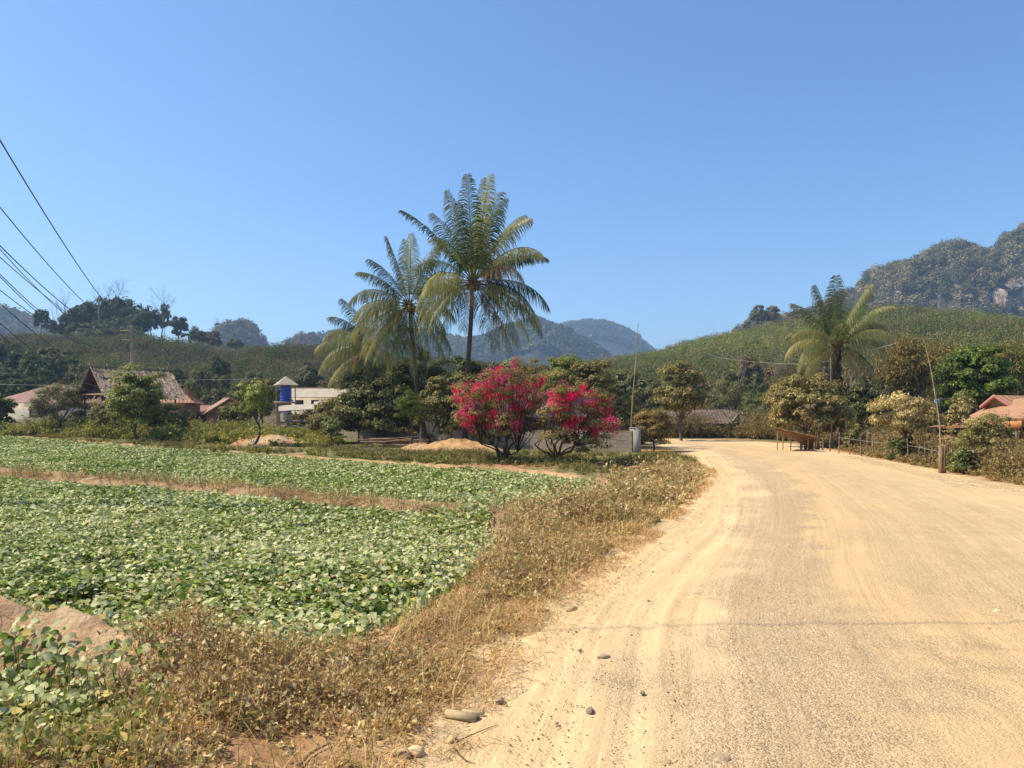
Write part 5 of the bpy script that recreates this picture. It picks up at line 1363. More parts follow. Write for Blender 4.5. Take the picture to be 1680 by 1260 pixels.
for (k, px, pt, D, hw, pb) in [('o', 395, 632, 105, 24, 692), ('o', 310, 628, 100, 20, 694), ('b', 560, 600, 110, 26, 690), ('o', 600, 596, 115, 30, 690), ('o', 365, 618, 118, 22, 688), ('o', 455, 622, 116, 24, 690), ('b', 540, 625, 100, 20, 690), ('o', 420, 612, 125, 20, 690), ('o', 350, 640, 95, 22, 696), ('b', 480, 620, 130, 22, 690)]:
    put(k, px, pt, D, hw, 'low olive-brown tree along the foot of the left slope', GM, pybot=pb)
# knoll
GK = 'dark trees crowning the knoll'
for (k, px, pt, D, hw, pb) in [('d', 118, 506, 262, 20, 566), ('e', 140, 498, 265, 24, 566), ('d', 165, 492, 268, 24, 566), ('e', 192, 488, 268, 22, 566), ('d', 216, 494, 266, 18, 566), ('o', 232, 508, 262, 14, 570), ('e', 128, 530, 255, 20, 565), ('d', 160, 525, 252, 24, 566), ('d', 195, 522, 252, 22, 566), ('e', 222, 518, 258, 18, 566),
                               ('o', 140, 540, 246, 20, 572), ('d', 108, 528, 262, 12, 565), ('o', 175, 534, 246, 22, 574), ('o', 215, 536, 248, 20, 572)]:
    put(k, px, pt, D, hw, 'dark jungle tree in the thick crown of the knoll at the left', GK, pybot=pb)
put('d', 177, 490, 270, 9, 'slightly taller dark tree at the peak of the knoll under the dead tree', None, pybot=545)
put('e', 68, 508, 262, 12, 'tall creeper-covered tree standing alone at the left end of the knoll', None, pybot=556)
put('b', 88, 526, 262, 7, 'thin brownish tree between the lone creeper-covered tree and the knoll', None, pybot=560)
put('d', 247, 503, 262, 16, 'dark upright tree at the right shoulder of the knoll', None, pybot=560)
put('b', 270, 500, 262, 8, 'brown column-like dying tree right of the knoll shoulder', None, pybot=562)
put('e', 294, 520, 262, 15, 'dark pointed tree on the slope right of the dying one', None, pybot=570)
put('d', 325, 537, 262, 15, 'rounded dark tree stepping down the skyline right of the pointed one', None, pybot=580)
put('b', 350, 545, 262, 13, 'dry brown tree at the right end of the skyline trees', None, pybot=580)
put('o', 60, 550, 240, 30, 'olive tree on the skyline below the lone creeper-covered tree', None, pybot=580)
put('o', 385, 556, 262, 12, 'small dark tree low on the skyline in front of the hazy hill', None, pybot=582)

# right: trees and scrub at the foot of the hillside
GR = 'trees along the foot of the right hillside'
for (k, px, pt, D, hw, pb) in [('o', 1030, 612, 92, 30, 700), ('o', 1062, 624, 85, 26, 700), ('b', 1150, 622, 100, 30, 700), ('o', 1205, 610, 105, 26, 700), ('d', 1242, 616, 98, 28, 702), ('b', 1230, 590, 120, 24, 680), ('b', 1275, 606, 108, 26, 700), ('o', 1165, 640, 88, 28, 706),
                               ('b', 1408, 600, 96, 30, 710), ('b', 1440, 610, 90, 30, 712), ('d', 1450, 640, 70, 26, 712), ('d', 1510, 630, 75, 36, 712), ('d', 1545, 600, 78, 30, 700), ('b', 1340, 590, 110, 34, 700), ('o', 1100, 640, 95, 26, 704), ('o', 985, 612, 95, 26, 690),
                               ('o', 1650, 600, 88, 40, 700), ('o', 1690, 580, 95, 40, 700), ('d', 1530, 655, 62, 28, 716), ('o', 830, 596, 98, 40, 690), ('b', 795, 600, 92, 30, 690), ('o', 1740, 590, 90, 44, 700), ('b', 1005, 640, 78, 24, 706)]:
    put(k, px, pt, D, hw, 'olive-brown tree along the foot of the right hillside behind the houses', GR, pybot=pb)
put('o', 1245, 502, 345, 12, 'tall tree at the left of the pair on the skyline of the right hill', None, pybot=545)
put('b', 1268, 504, 345, 13, 'tall tree at the right of the pair on the skyline of the right hill', None, pybot=545)
put('b', 1225, 528, 345, 7, 'small bushy tree beside the pair on the right hill skyline', None, pybot=548)
put('b', 1300, 512, 345, 12, 'dry bush on the skyline behind the left fronds of the lone palm', None, pybot=545)
put('o', 1330, 508, 345, 10, 'grey-green tree on the skyline touching the fronds of the lone palm', None, pybot=545)

# bare trees
def bare_tree(name, label, px, pytop, pybot, D, hw, seed, r0=0.25, depth=4, group=None, c=(1, 1, 1)):
    r = np.random.default_rng(seed)
    top = P(px, pytop, D); zb = P(px, pybot, D)[2]; H = top[2] - zb; wx = hw / FP * D
    root = thing(name, label, 'bare tree', (top[0], top[1], zb), group)
    B = Bag()
    def br(p, d, L, rad, lev):
        q = p + d * L; m = (p + q) / 2 + r.normal(0, L * .07, 3)
        B.tube([p, m, q], [rad, rad * .8, rad * .6], 4, c, cap=False)
        if lev == 0: return
        for _ in range(3 if lev > 1 else 3):
            nd_ = nrm(d + r.normal(0, .55, 3) * [wx / H * 2.2, wx / H * 2.2, .6]); br(q if r.random() < .7 else m, nd_, L * r.uniform(.5, .8), rad * .5, lev - 1)
    br(np.array([0, 0, -1.0]), np.array([0, 0, 1.0]), H * 0.5 + 1, r0, depth)
    B.build('branches', M['palebark'], root)
    return root
bare_tree('bare_tree', 'wide-crowned leafless brown tree on top of the knoll', 190, 476, 530, 266, 16, 301, .30, 5, c=(.8, .65, .6))
bare_tree('bare_tree', 'slender leafless tree beside the power pole at the knoll top', 165, 474, 530, 267, 9, 302, .2, 5, c=(.6, .55, .5))
bare_tree('bare_tree', 'dead pale tree with forked top right of the knoll', 268, 496, 560, 261, 14, 303, .28, 5)
bare_tree('bare_tree', 'leafless grey tree with spreading branches left of the knoll', 108, 498, 545, 262, 12, 304, .22, 5, c=(.6, .55, .5))
bare_tree('bare_tree', 'tiny leafless tree behind the lone creeper-covered tree', 90, 510, 545, 263, 7, 305, .15, 4, c=(.6, .55, .5))
bare_tree('bare_tree', 'leafless tree with a small tuft high on the skyline right of the dark trees', 357, 532, 575, 262, 8, 306, .16, 4)
bare_tree('bare_tree', 'pale dead tree on the steep face of the limestone hill, upper one', 1600, 420, 470, 610, 12, 307, .9, 4, c=(1.5, 1.4, 1.3))
bare_tree('bare_tree', 'white branching dead tree low on the limestone hill', 1543, 496, 535, 520, 10, 308, .6, 4, c=(1.5, 1.4, 1.3))
for k, (px, pt) in enumerate([(1180, 602), (1150, 612), (1262, 598), (1275, 604), (1395, 600), (1402, 612), (1215, 610)]):
    bare_tree('bare_tree', 'slim leafless grey tree among the scrub at the foot of the right hillside', px, pt, 700, 84 + k, 9, 310 + k, .07, 5, group='leafless trees at the foot of the right hillside', c=(.9, .85, .8))

def tuft(name, label, px, pytop, pybot, D, hw, seed):
    """slim tree with one flat tuft on a long thin stem"""
    r = np.random.default_rng(seed)
    top = P(px, pytop, D); zb = P(px, pybot, D)[2]; H = top[2] - zb; w = hw / FP * D
    root = thing(name, label, 'tree', (top[0], top[1], zb))
    B = Bag(); crown(B, r, (0, 0, H * .86), (w, w, H * .14), 14, 500, w * .35, HILLO[0], HILLO[1], .4, .5, .7); B.build('crown', M['farleaf'], root)
    Bag().tube([(0, 0, -2), (w * .1, 0, H * .5), (0, 0, H * .85)], [H * .02, H * .015, H * .01], 5, (.7, .7, .7)).build('trunk', M['bark'], root)
tuft('umbrella_tree', 'thin tree with one flat tuft standing on the far hill beside the power wires', 40, 516, 545, 890, 9, 321)
tuft('umbrella_tree', 'thin tree with a small flat tuft left of the hazy hill', 357, 530, 570, 780, 5, 322)
tuft('umbrella_tree', 'small tufted tree above the plantation, left of its taller neighbour', 487, 550, 575, 780, 5, 323)
tuft('umbrella_tree', 'taller tufted tree above the plantation left of the palms', 511, 545, 575, 780, 6, 324)

# bamboo
def bamboo(label, px, pytop, pybot, D, hw, seed, cols, wts, n=34, nl=11000, leaf=.30):
    r = np.random.default_rng(seed)
    top = P(px, pytop, D); zb = P(px, pybot, D)[2]; H = top[2] - zb; w = hw / FP * D
    root = thing('bamboo_clump', label, 'bamboo', (top[0], top[1], zb))
    S = Bag(); pts = []
    for k in range(n):
        a = r.uniform(0, 6.28); s = r.uniform(.2, 1) ; h = H * r.uniform(.7, 1.05) * (1 - .15 * s)
        o = np.array([math.cos(a), math.sin(a), 0]) * w * s
        cv = catmull([(o * .12), o * .3 + [0, 0, h * .5], o * .62 + [0, 0, h * .88], o * 1.0 + [0, 0, h * .86]], 6)
        S.tube(cv, np.linspace(.055, .012, len(cv)), 4, (.9, .85, .7), cap=False)
        pts.append(cv[6:])
    S.build('culms', M['bamboo'], root)
    pts = np.vstack(pts)
    k = r.integers(0, len(pts), nl)
    Pn = pts[k] + r.normal(0, .42, (nl, 3)) * [1, 1, .8]
    A = rdir(r, nl); A[:, 2] -= .7; N = nrm(rdir(r, nl) + [0, 0, .5])
    B = Bag(); ck = .75 + .5 * r.random(len(pts)); scatter(B, Pn, A, N, leaf * (.6 + .8 * r.random(nl)), .22, colmix(r, nl, cols, wts) * ck[k][:, None])
    B.build('foliage', M['dryleaf'], root)
BYC = [(0.26, 0.20, 0.08), (0.19, 0.17, 0.07), (0.32, 0.24, 0.11), (0.12, 0.12, 0.045)]
bamboo('tawny feathery bamboo clump right of the lone palm', 1487, 540, 715, 64, 52, 401, BYC, [3, 3, 2, 2], 44, 14000, .34)
bamboo('browner bamboo clump spreading between the tawny one and the big green tree', 1548, 546, 715, 70, 50, 402, BYC, [2, 3, 2, 3], 40, 12000, .36)
bamboo('yellow-green bamboo clump at the right edge of the photo above the house', 1668, 545, 700, 72, 46, 403, [(0.22, 0.22, 0.07), (0.16, 0.17, 0.06), (0.28, 0.25, 0.1)], [3, 3, 2], 40, 12000, .36)
bamboo('greyish bamboo clump behind the left end of the lone palm fronds', 1300, 590, 705, 80, 40, 404, [(0.17, 0.15, 0.09), (0.13, 0.12, 0.07), (0.23, 0.19, 0.13)], [3, 3, 2], 30, 8000, .36)
# ---------------------------------------------------------------- buildings
def frame(root, ang):
    pass
def house(name, label, cat, px, D, rz, w, l, wall_h, rise, over, wmat, rmat, zb=None, wins=(), door=None, hip=False, trim=None, group=None, doorw=0.9):
    """gabled or hipped building; length l along local x, width w along local y, front faces local -y"""
    x, y = XY(px, D); zb = z1(x, y) if zb is None else zb
    root = thing(name, label, cat, (x, y, zb), group, rz)
    B = Bag()
    t = 0.12
    L, Wd = l / 2, w / 2
    B.box(-L, -Wd, -.6, L, -Wd + t, wall_h); B.box(-L, Wd - t, -.6, L, Wd, wall_h)
    B.box(-L, -Wd + t, -.6, -L + t, Wd - t, wall_h); B.box(L - t, -Wd + t, -.6, L, Wd - t, wall_h)
    if not hip:
        for s in (-L, L - t):
            V = [(s, -Wd, wall_h), (s, Wd, wall_h), (s, 0, wall_h + rise * .97), (s + t, -Wd, wall_h), (s + t, Wd, wall_h), (s + t, 0, wall_h + rise * .97)]
            B.add(V, [[0, 1, 2], [3, 4, 5]]); B.add(V, [[0, 1, 4, 3], [1, 2, 5, 4], [2, 0, 3, 5]])
    wall = B.build('wall', M[wmat], root)
    Rf = Bag(); o = over; k = rise / Wd
    e = wall_h + 0.06 - k * o; rt = wall_h + rise + 0.06
    hx = 0 if not hip else (Wd + o)
    for s in (-1, 1):
        poly = [(-L - o, s * (Wd + o), e), (L + o, s * (Wd + o), e), (L + o - hx, 0, rt), (-L - o + hx, 0, rt)]
        Rf.slab(poly, 0.07)
    if hip:
        for s in (-1, 1):
            Rf.slab([(s * (L + o), -Wd - o, e), (s * (L + o), Wd + o, e), (s * (L + o - hx), 0, rt)], 0.07)
    Rf.box(-L - o + hx, -.09, rt - 0.02, L + o - hx, .09, rt + .05)
    rf = Rf.build('roof', M[rmat], root)
    if trim:
        T = Bag()
        for s in (-1, 1):
            T.box(-L - o, s * (Wd + o) - .02, e - .2, L + o, s * (Wd + o) + .02, e - 0.012)
        if not hip:
            for sx in (-1, 1):
                for s in (-1, 1):
                    a = np.array([sx * (L + o + .015), s * (Wd + o), e - .16]); b = np.array([sx * (L + o + .015), 0, rt - .12])
                    T.add([a, b, b + [0, 0, .15], a + [0, 0, .15], a + [-.03 * sx, 0, 0], b + [-.03 * sx, 0, 0], b + [-.03 * sx, 0, .15], a + [-.03 * sx, 0, .15]],
                          [[0, 1, 2, 3], [4, 5, 6, 7], [0, 1, 5, 4], [3, 2, 6, 7], [0, 3, 7, 4], [1, 2, 6, 5]])
        T.build('fascia', M[trim], rf)
    for (side, u, z0, ww, hh) in wins:      # side: 'f' front, 'l' left end, 'r' right end
        def Mf(V, side=side):
            V = np.array(V, float)
            if side == 'f': return V + [0, -Wd, 0]
            if side == 'l': return np.stack([-L + V[:, 1], -V[:, 0], V[:, 2]], 1)
            return np.stack([L - V[:, 1], V[:, 0], V[:, 2]], 1)
        fb = Bag()
        for (a, b, c_, d) in ((u - ww / 2, z0, u - ww / 2 + .07, z0 + hh), (u + ww / 2 - .07, z0, u + ww / 2, z0 + hh), (u - ww / 2 + .07, z0, u + ww / 2 - .07, z0 + .07), (u - ww / 2 + .07, z0 + hh - .07, u + ww / 2 - .07, z0 + hh), (u - .03, z0 + .07, u + .03, z0 + hh - .07)):
            fb.box(a, -.06, b, c_, -.003, d, M=Mf)
        wf = fb.build('window', M['greywood'], root)
        g = Bag(); g.box(u - ww / 2 + .07, -.03, z0 + .07, u - .03, -.003, z0 + hh - .07, M=Mf); g.box(u + .03, -.03, z0 + .07, u + ww / 2 - .07, -.003, z0 + hh - .07, M=Mf)
        g.build('pane', M['glass'], wf)
    if door is not None:
        d = Bag(); d.box(door - doorw / 2, -Wd - .05, 0, door + doorw / 2, -Wd - .003, 2.0); dd = d.build('door', M['dark_wood'], root)
    return root

def pillars(root, pts, mat, s=.1):
    for (x, y, z) in pts:
        Bag().box(x - s, y - s, -.5, x + s, y + s, z).build('post', M[mat], root)

# village on the left
h = house('village_house', 'white-walled house with a faded red hipped roof behind the thatched barn', 'house', 95, 84, R(-6), 7.0, 8.2, 3.3, 1.7, .8, 'white_wall', 'red_roof', zb=0.5, wins=[('f', -3.9, 1.4, .9, 1.4), ('f', 0, 1.4, 1.2, 1.2)], door=2.2, hip=True)
house('village_house', 'small house with a brown gabled roof, left one of the two beside the barn', 'house', 328, 86, R(25), 5.0, 5.0, 1.9, 1.1, .5, 'plank', 'orange_roof2', zb=0.3)
house('village_house', 'small house with a brown gabled roof, right one beside the slim young tree', 'house', 372, 84, R(-62), 4.6, 5.0, 2.2, 1.5, .5, 'plank', 'orange_roof2', zb=0.3)
house('village_house', 'house with an orange-tan roof end showing behind the right end of the barn', 'house', 297, 82, R(10), 4.0, 3.0, 3.2, 1.5, .4, 'plank', 'orange_roof', zb=0.5, hip=True)
house('village_house', 'low house with an orange tiled roof at the far left, the lower one', 'house', 30, 88, R(15), 4.0, 3.6, 1.4, .9, .4, 'plank', 'orange_roof', zb=0.5)
house('village_house', 'small tiled roof house at the far left above the lower orange roof', 'house', 22, 98, R(15), 4.0, 3.0, 3.0, .9, .4, 'dark_wood', 'red_roof', zb=0.5)
house('long_building', 'long cream-walled building with a pale tin roof and square windows behind the water tower', 'building', 536, 92, R(-4), 5.0, 7.8, 4.2, 1.0, .4, 'cream_wall', 'tin_white', zb=0.2, wins=[('f', -2.4, 2.9, .9, .9), ('f', -.6, 2.9, .9, .9), ('f', 1.4, 2.9, .9, .9)])
house('yard_house', 'low house with a faded red roof hidden behind the smaller bougainvillea', 'house', 905, 47, R(-12), 4.0, 5.5, 2.0, 1.0, .5, 'concrete', 'red_roof', wins=[('f', -.5, .9, .9, .8)], door=1.3)
house('long_house', 'long low brown-roofed wooden house beyond the road bend', 'house', 1150, 74, R(-4), 5.0, 7.4, 1.95, 1.15, .5, 'dark_wood', 'brown_roof', zb=-.45, wins=[('f', -2, .9, 1.1, .8), ('f', 1.2, .9, 1.1, .8)])

def cliff(name, label, px, py, hw, hh, t, mat_c, seed):
    """a bare rock face standing proud of the limestone hill"""
    v = np.linspace(0, 1, 400); xx, yy, zz = H_karst.at(np.full(400, t), v)
    el = (zz - EYE) / yy; k = np.argmin(np.abs(el - (HZ - py) / FP)); D = yy[k] - 8
    r = np.random.default_rng(seed); n1, n2 = 30, 36
    u, w = np.meshgrid(np.linspace(-1, 1, n1), np.linspace(-1, 1, n2)); u = u.ravel(); w = w.ravel()
    c = P(px, py, D); W1 = hw / FP * D; H1 = hh / FP * D
    edge = 1 - np.clip(u ** 2, 0, 1) * np.clip(.6 + .6 * (fbm(w * 2 + seed, u, 2)), 0, 1.2)
    dep = 9 * (1 - np.clip(edge, 0, 1)) + 8 * w ** 4 + 7.0 * (fbm(u * 5 + seed, w * 1.3, 4) - .5) + 3.5 * (fbm(u * 16, w * 3 + seed, 3) - .5)
    X = u * W1 * (1 + .25 * (fbm(w * 3, seed + 0 * w, 2) - .5)); Z = w * H1; Y = dep + 6 * (w > 0) * w
    q = (np.arange(n2 - 1)[:, None] * n1 + np.arange(n1 - 1)[None]).reshape(-1)
    col = lerp(np.tile(mat_c[0], (len(u), 1)), mat_c[1], sstep(.4, .6, fbm(u * 6 + seed, w * 1.2, 3)))
    o = Bag().add(np.stack([X, Y, Z], 1), np.stack([q, q + 1, q + n1 + 1, q + n1], 1), col).build(name, CLIFF, smooth=False)
    o.location = tuple(c); tag(o, kind='structure')
CLIFF = surf('cliff_rock', (1.0, 1.0, 1.0), (.62, .6, .58), .25, .95, .8, .5, .05, usecol=True)
PINK = ((.50, .36, .28), (.28, .235, .20)); GREYR = ((.22, .215, .20), (.12, .12, .115)); PALE = ((.40, .37, .33), (.22, .205, .19))
cliff('rock_face', '', 1653, 494, 13, 27, .642, PINK, 1)
cliff('rock_face', '', 1606, 536, 8, 12, .607, PALE, 2)
cliff('rock_face', '', 1578, 508, 7, 10, .585, GREYR, 3)
cliff('rock_face', '', 1446, 447, 16, 9, .48, GREYR, 4)
cliff('rock_face', '', 1612, 495, 9, 12, .612, GREYR, 5)
cliff('rock_face', '', 1676, 470, 12, 10, .663, GREYR, 6)
cliff('rock_face', '', 1572, 532, 5, 7, .58, PALE, 7)
# thatched barn
def barn():
    D = 60.0
    A = P(155, 604, D); zb = 0.35
    root = thing('thatched_barn', 'open-sided barn with a ragged grey thatch roof and a dark open gable end', 'barn', (A[0], A[1], zb))
    a = R(8)      # ridge turned away to the right
    ex = np.array([math.cos(a), math.sin(a), 0]); ey = np.array([-math.sin(a), math.cos(a), 0])
    Hr = A[2] - zb
    Lr = 5.8; hw = 2.1; he = Hr - 1.95
    q = R(51)
    ex = np.array([math.cos(q), math.sin(q), 0]); ey = np.array([-math.sin(q), math.cos(q), 0])
    def G(u, v, z): return ex * u + ey * v + np.array([0, 0, z])
    r = np.random.default_rng(500)
    T = Bag()
    for s in (-1, 1):
        e = [G(-.25, s * hw, he), G(Lr, s * hw, he), G(Lr - .0, 0, Hr), G(-.25, 0, Hr)]
        T.slab(e, 0.10, (0.55, .5, .45))
        # overlapping strips of old thatch, ragged at their lower ends
        n = 1500
        u = r.uniform(-.35, Lr + .3, n); v = r.random(n)
        for k in range(n):
            vv = v[k]; c = G(u[k], s * hw * vv, Hr + (he - Hr) * vv + .10)
            d = G(0, s * hw, he - Hr); d = d / np.linalg.norm(d); wv = ex + r.normal(0, .12, 3); wv = wv / np.linalg.norm(wv)
            Ls = r.uniform(.5, 1.1); ws = r.uniform(.03, .085); nn = np.cross(d, wv); nn = nn if nn[2] > 0 else -nn
            c = c + nn * r.uniform(0, .03)
            e_ = c + d * Ls + nn * r.uniform(-.02, .035)
            col = np.array((1, 1, 1)) * r.uniform(.65, 1.35)
            T.add([c - wv * ws, c + wv * ws, e_ + wv * ws * .8, e_ - wv * ws * .9, c - wv * ws - nn * .03, c + wv * ws - nn * .03, e_ + wv * ws * .8 - nn * .03, e_ - wv * ws * .9 - nn * .03],
                  [[0, 1, 2, 3], [4, 5, 6, 7], [0, 3, 7, 4], [1, 2, 6, 5], [2, 3, 7, 6]], col)
    m = surf('grey_thatch', (0.30, 0.235, 0.18), (0.17, 0.13, 0.10), 5, .95, 30, .02, .1, usecol=True)
    T.build('thatch_roof', m, root)
    # ridge poles that cross over the top
    Rp = Bag()
    for u in (-.3, -.1, 1.0, 2.4, 3.8, 5.2, Lr):
        for s in (-1, 1):
            Rp.tube([G(u, s * .45, Hr - .25), G(u + r.normal() * .05, -s * .28, Hr + .42)], .035, 5, (1.1, 1.05, 1))
    Rp.tube([G(-.5, 0, Hr + .16), G(Lr + .2, 0, Hr + .16)], .05, 6, (1, .95, .9))
    Rp.tube([G(-.2, -.7, Hr - .30), G(Lr * .6, -.7, Hr - .30)], .03, 6, (1, .95, .9))
    Rp.build('ridge_poles', M['greywood'], root)
    Bb = Bag()
    for s in (-1, 1):
        Bb.tube([G(-.32, s * (hw + .35), he - .28), G(-.32, 0, Hr + .14)], .065, 6, (1.25, 1.15, 1.05))
    Bb.build('barge_poles', M['greywood'], root)
    # boards inside the gable, set back
    Gb = Bag()
    for k in range(9):
        z0 = he + .05 + k * .23; f = 1 - (z0 - he) / (Hr - he); ww = hw * f - .1
        if ww > .1:
            p = [G(.5, -ww, z0), G(.5, ww, z0), G(.5, ww * .92, z0 + .2), G(.5, -ww * .92, z0 + .2)]
            V = p + [x + ex * .03 for x in p]
            Gb.add(V, [[0, 1, 2, 3], [4, 5, 6, 7], [0, 1, 5, 4], [2, 3, 7, 6], [0, 3, 7, 4], [1, 2, 6, 5]], (1, 1, 1))
    Gb.build('gable_boards', M['plank'], root)
    # tin skirt at the gable eave
    Sk = Bag(); Sk.slab([G(-.4, -hw, he - .18), G(-.4, hw * .95, he - .05), G(.6, hw * .95, he + .12), G(.6, -hw, he + .0)], .04); Sk.build('eave_sheet', M['red_roof'], root)
    for u in (0, Lr * .5, Lr - .2):
        for s in (-1, 1):
            Bag().tube([G(u, s * (hw - .35), -.4), G(u, s * (hw - .35), he + .05)], .07, 6, (.8, .75, .7)).build('post', M['greywood'], root)
    Rl = Bag()
    for z in (1.3, 2.3):
        Rl.tube([G(0, -hw + .35, z), G(Lr - .2, -hw + .35, z)], .04, 5, (1.3, 1.2, 1))
        Rl.tube([G(0, -hw + .35, z), G(0, hw - .35, z)], .04, 5, (1.3, 1.2, 1))
    Rl.build('rails', M['greywood'], root)
    Hy = Bag()      # straw-coloured bales / boards stored inside
    Hy.box(0, 0, 0, 1, 1, 1, (1.2, 1.1, .9), M=lambda V: np.array([G(1.0 + q_[0] * 1.6, -1.2 + q_[1] * 1.6, .6 + q_[2] * 1.3) for q_ in V]))
    Hy.build('stored_boards', M['bamboo'], root)
barn()

# water tower
def tower():
    D = 76.0
    x, y = XY(469, D); zb = 0.25
    root = thing('water_tower', 'water tower with a blue plastic tank on a deck under a pale pyramid roof', 'water tower', (x, y, zb))
    k = D / FP
    def Z(py): return EYE + (HZ - py) * k - zb
    hw = 21 * k
    B = Bag(); ap = (0, 0, Z(617)); e = Z(632)
    c = [(-hw, -hw, e), (hw, -hw, e), (hw, hw, e), (-hw, hw, e)]
    # turned 35 degrees so that two roof faces show
    a = R(28); rot = lambda p: (p[0] * math.cos(a) - p[1] * math.sin(a), p[0] * math.sin(a) + p[1] * math.cos(a), p[2])
    c = [rot((p[0] * .82, p[1] * .82, p[2])) for p in c]
    for i in range(4):
        B.slab([c[i], c[(i + 1) % 4], ap], .05)
    B.build('roof', M['tin_white'], root)
    T = Bag(); z0, z1_ = Z(659), Z(633); rr = 9.0 * k
    zz = np.linspace(z0, z1_, 41); pr = rr * (1 + .035 * np.sign(np.sin(np.linspace(0, 2 * np.pi * 5, 41))))
    pts = np.stack([0 * zz, 0 * zz, zz], 1)
    T.tube(pts, pr, 28, (1, 1, 1)); T.tube([(0, 0, z1_ + .002), (0, 0, z1_ + .12), (0, 0, z1_ + .2)], [rr * .98, rr * .8, rr * .3], 28)
    T.build('tank', M['blue'], root)
    Dk = Bag(); w = 15 * k; Dk.box(-w, -w, z0 - .14, w, w, z0 - .003); Dk.build('deck', M['palebark'], root)
    for sx in (-1, 1):
        for sy in (-1, 1):
            Bag().tube([(sx * w * .8, sy * w * .8, -.3), (sx * w * .8, sy * w * .8, e)], .055, 6, (1, 1, 1)).build('post', M['greywood'], root)
    Bag().box(-.5, -.4, -.3, .35, .4, z0 - .143).build('pier', M['concrete'], root)
tower()

def leanto(name, label, x0, x1, pyb, pyf, D0, D1, zb, mat='tin_white', py_base=695, posts=True, wallm=None):
    root = thing(name, label, 'shed', (*XY((x0 + x1) / 2, (D0 + D1) / 2), zb))
    o = np.array(root.location)
    a = P(x0, pyf, D0) - o; b = P(x1, pyf - 3, D0) - o; c = P(x1, pyb - 2, D1) - o; d = P(x0, pyb, D1) - o
    Bag().slab([a, b, c, d], .05).build('roof', M[mat], root)
    for q in (a, b, c, d):
        q2 = q * [.94, .94, 1]
        Bag().tube([(q2[0], q2[1], -.2), (q2[0], q2[1], q2[2] - .04)], .06, 6, (1, 1, 1)).build('post', M['greywood'], root)
    W2 = Bag()
    for k in range(3):
        z = .25 + .42 * k
        W2.box(min(a[0], b[0]) * .9, a[1] + .28, z, max(a[0], b[0]) * .9, a[1] + .31, z + .2)
    W2.build('rails', M['greywood'], root)
leanto('lean_to_shed', 'lean-to shed with a pale patched tin roof below the water tower', 457, 515, 665, 674, 60, 64, .35)
leanto('lean_to_shed', 'small pale-roofed lean-to right of the water tower partly behind the shrub', 515, 540, 659, 664, 64, 68, .35)

# bamboo lean-to by the road
def stall():
    D = 40.5
    x, y = XY(1305, D); zb = z1(x, y)
    root = thing('bamboo_stall', 'collapsed brown bamboo lean-to stall on thin stakes at the right edge of the road', 'shed', (x, y, zb))
    o = np.array([x, y, zb])
    a = P(1270, 703, D - 1) - o; b = P(1337, 717, D - 1.2) - o; c = P(1332, 736, D + 1.2) - o; d = P(1288, 713, D + 1.6) - o
    a[2] += 0; B = Bag()
    # underside faces the road: roof slopes down to the back right
    B.slab([a, b, c, d], .05, (.45, .3, .22))
    r = np.random.default_rng(9)
    for k in range(40):
        t = k / 39; p = a * (1 - t) + b * t; q = d * (1 - t) + c * t
        B.tube([p + [0, -.12, .02], q + [0, .1, .03 + r.uniform(0, .03)]], .034, 5, tuple(np.array((.75, .6, .5)) * r.uniform(.6, 1.3)))
    B.build('roof', M['bamboo'], root)
    Bk = Bag()
    p1 = P(1322, 738, D + .6) - o
    r3 = random.Random(3)
    for k in range(14):
        q = c + [-.5 + .09 * k, .25 + r3.uniform(0, .2), 0]
        Bk.tube([(q[0], q[1], -.1), (q[0] + r3.uniform(-.1, .1), q[1], r3.uniform(.5, 1.0))], .04, 5, (.5, .35, .25))
    Bk.build('brush_heap', M['bamboo'], root)
    for (px, D_, pt) in ((1275, D, 708), (1284, D - .3, 711), (1297, D - .6, 714), (1325, D - .8, 716), (1334, D + .2, 718), (1330, D + 1.4, 716)):
        X, Y = XY(px, D_); zt = P(px, pt, D_)[2] - zb
        Bag().tube([(X - x, Y - y, -.2), (X - x + .03, Y - y, zt)], .028, 5, (1.1, 1.05, 1)).build('stake', M['bamboo'], root)
stall()

def tarp():
    D = 70
    A = P(1190, 697, D); Bq = P(1213, 680, D); C_ = P(1222, 690, D + 1.5); E = P(1216, 697, D - .5)
    o = P(1205, 700, D)
    root = thing('tarpaulin_cover', 'pale grey-green tarpaulin stretched slantwise over a heap beside the long house', 'tarpaulin', o)
    pts = []
    n = 12; V = []
    r = np.random.default_rng(4)
    for i in range(n):
        for j in range(n):
            u, v = i / (n - 1), j / (n - 1)
            p = (A * (1 - u) + Bq * u) * (1 - v) + (A * (1 - u) * 1.0 + u * (E * .5 + C_ * .5)) * v
            p = p + [0, .8 * v * u, .16 * math.sin(u * 9 + v * 4) * u + .25 * math.sin(v * np.pi) * u]
            V.append(p - o)
    V = np.array(V)
    q = np.array([[i * n + j, (i + 1) * n + j, (i + 1) * n + j + 1, i * n + j + 1] for i in range(n - 1) for j in range(n - 1)])
    ob = Bag().add(V, q).build('sheet', M['tarp'], root, smooth=True)
    md = ob.modifiers.new('thick', 'SOLIDIFY'); md.thickness = .03
    Bp = Bag().tube([(V[-1][0], V[-1][1], -.5), (V[-1][0] * .9, V[-1][1], V[:, 2].max())], .05, 6, (1, 1, 1)); Bp.build('post', M['greywood'], root)
tarp()

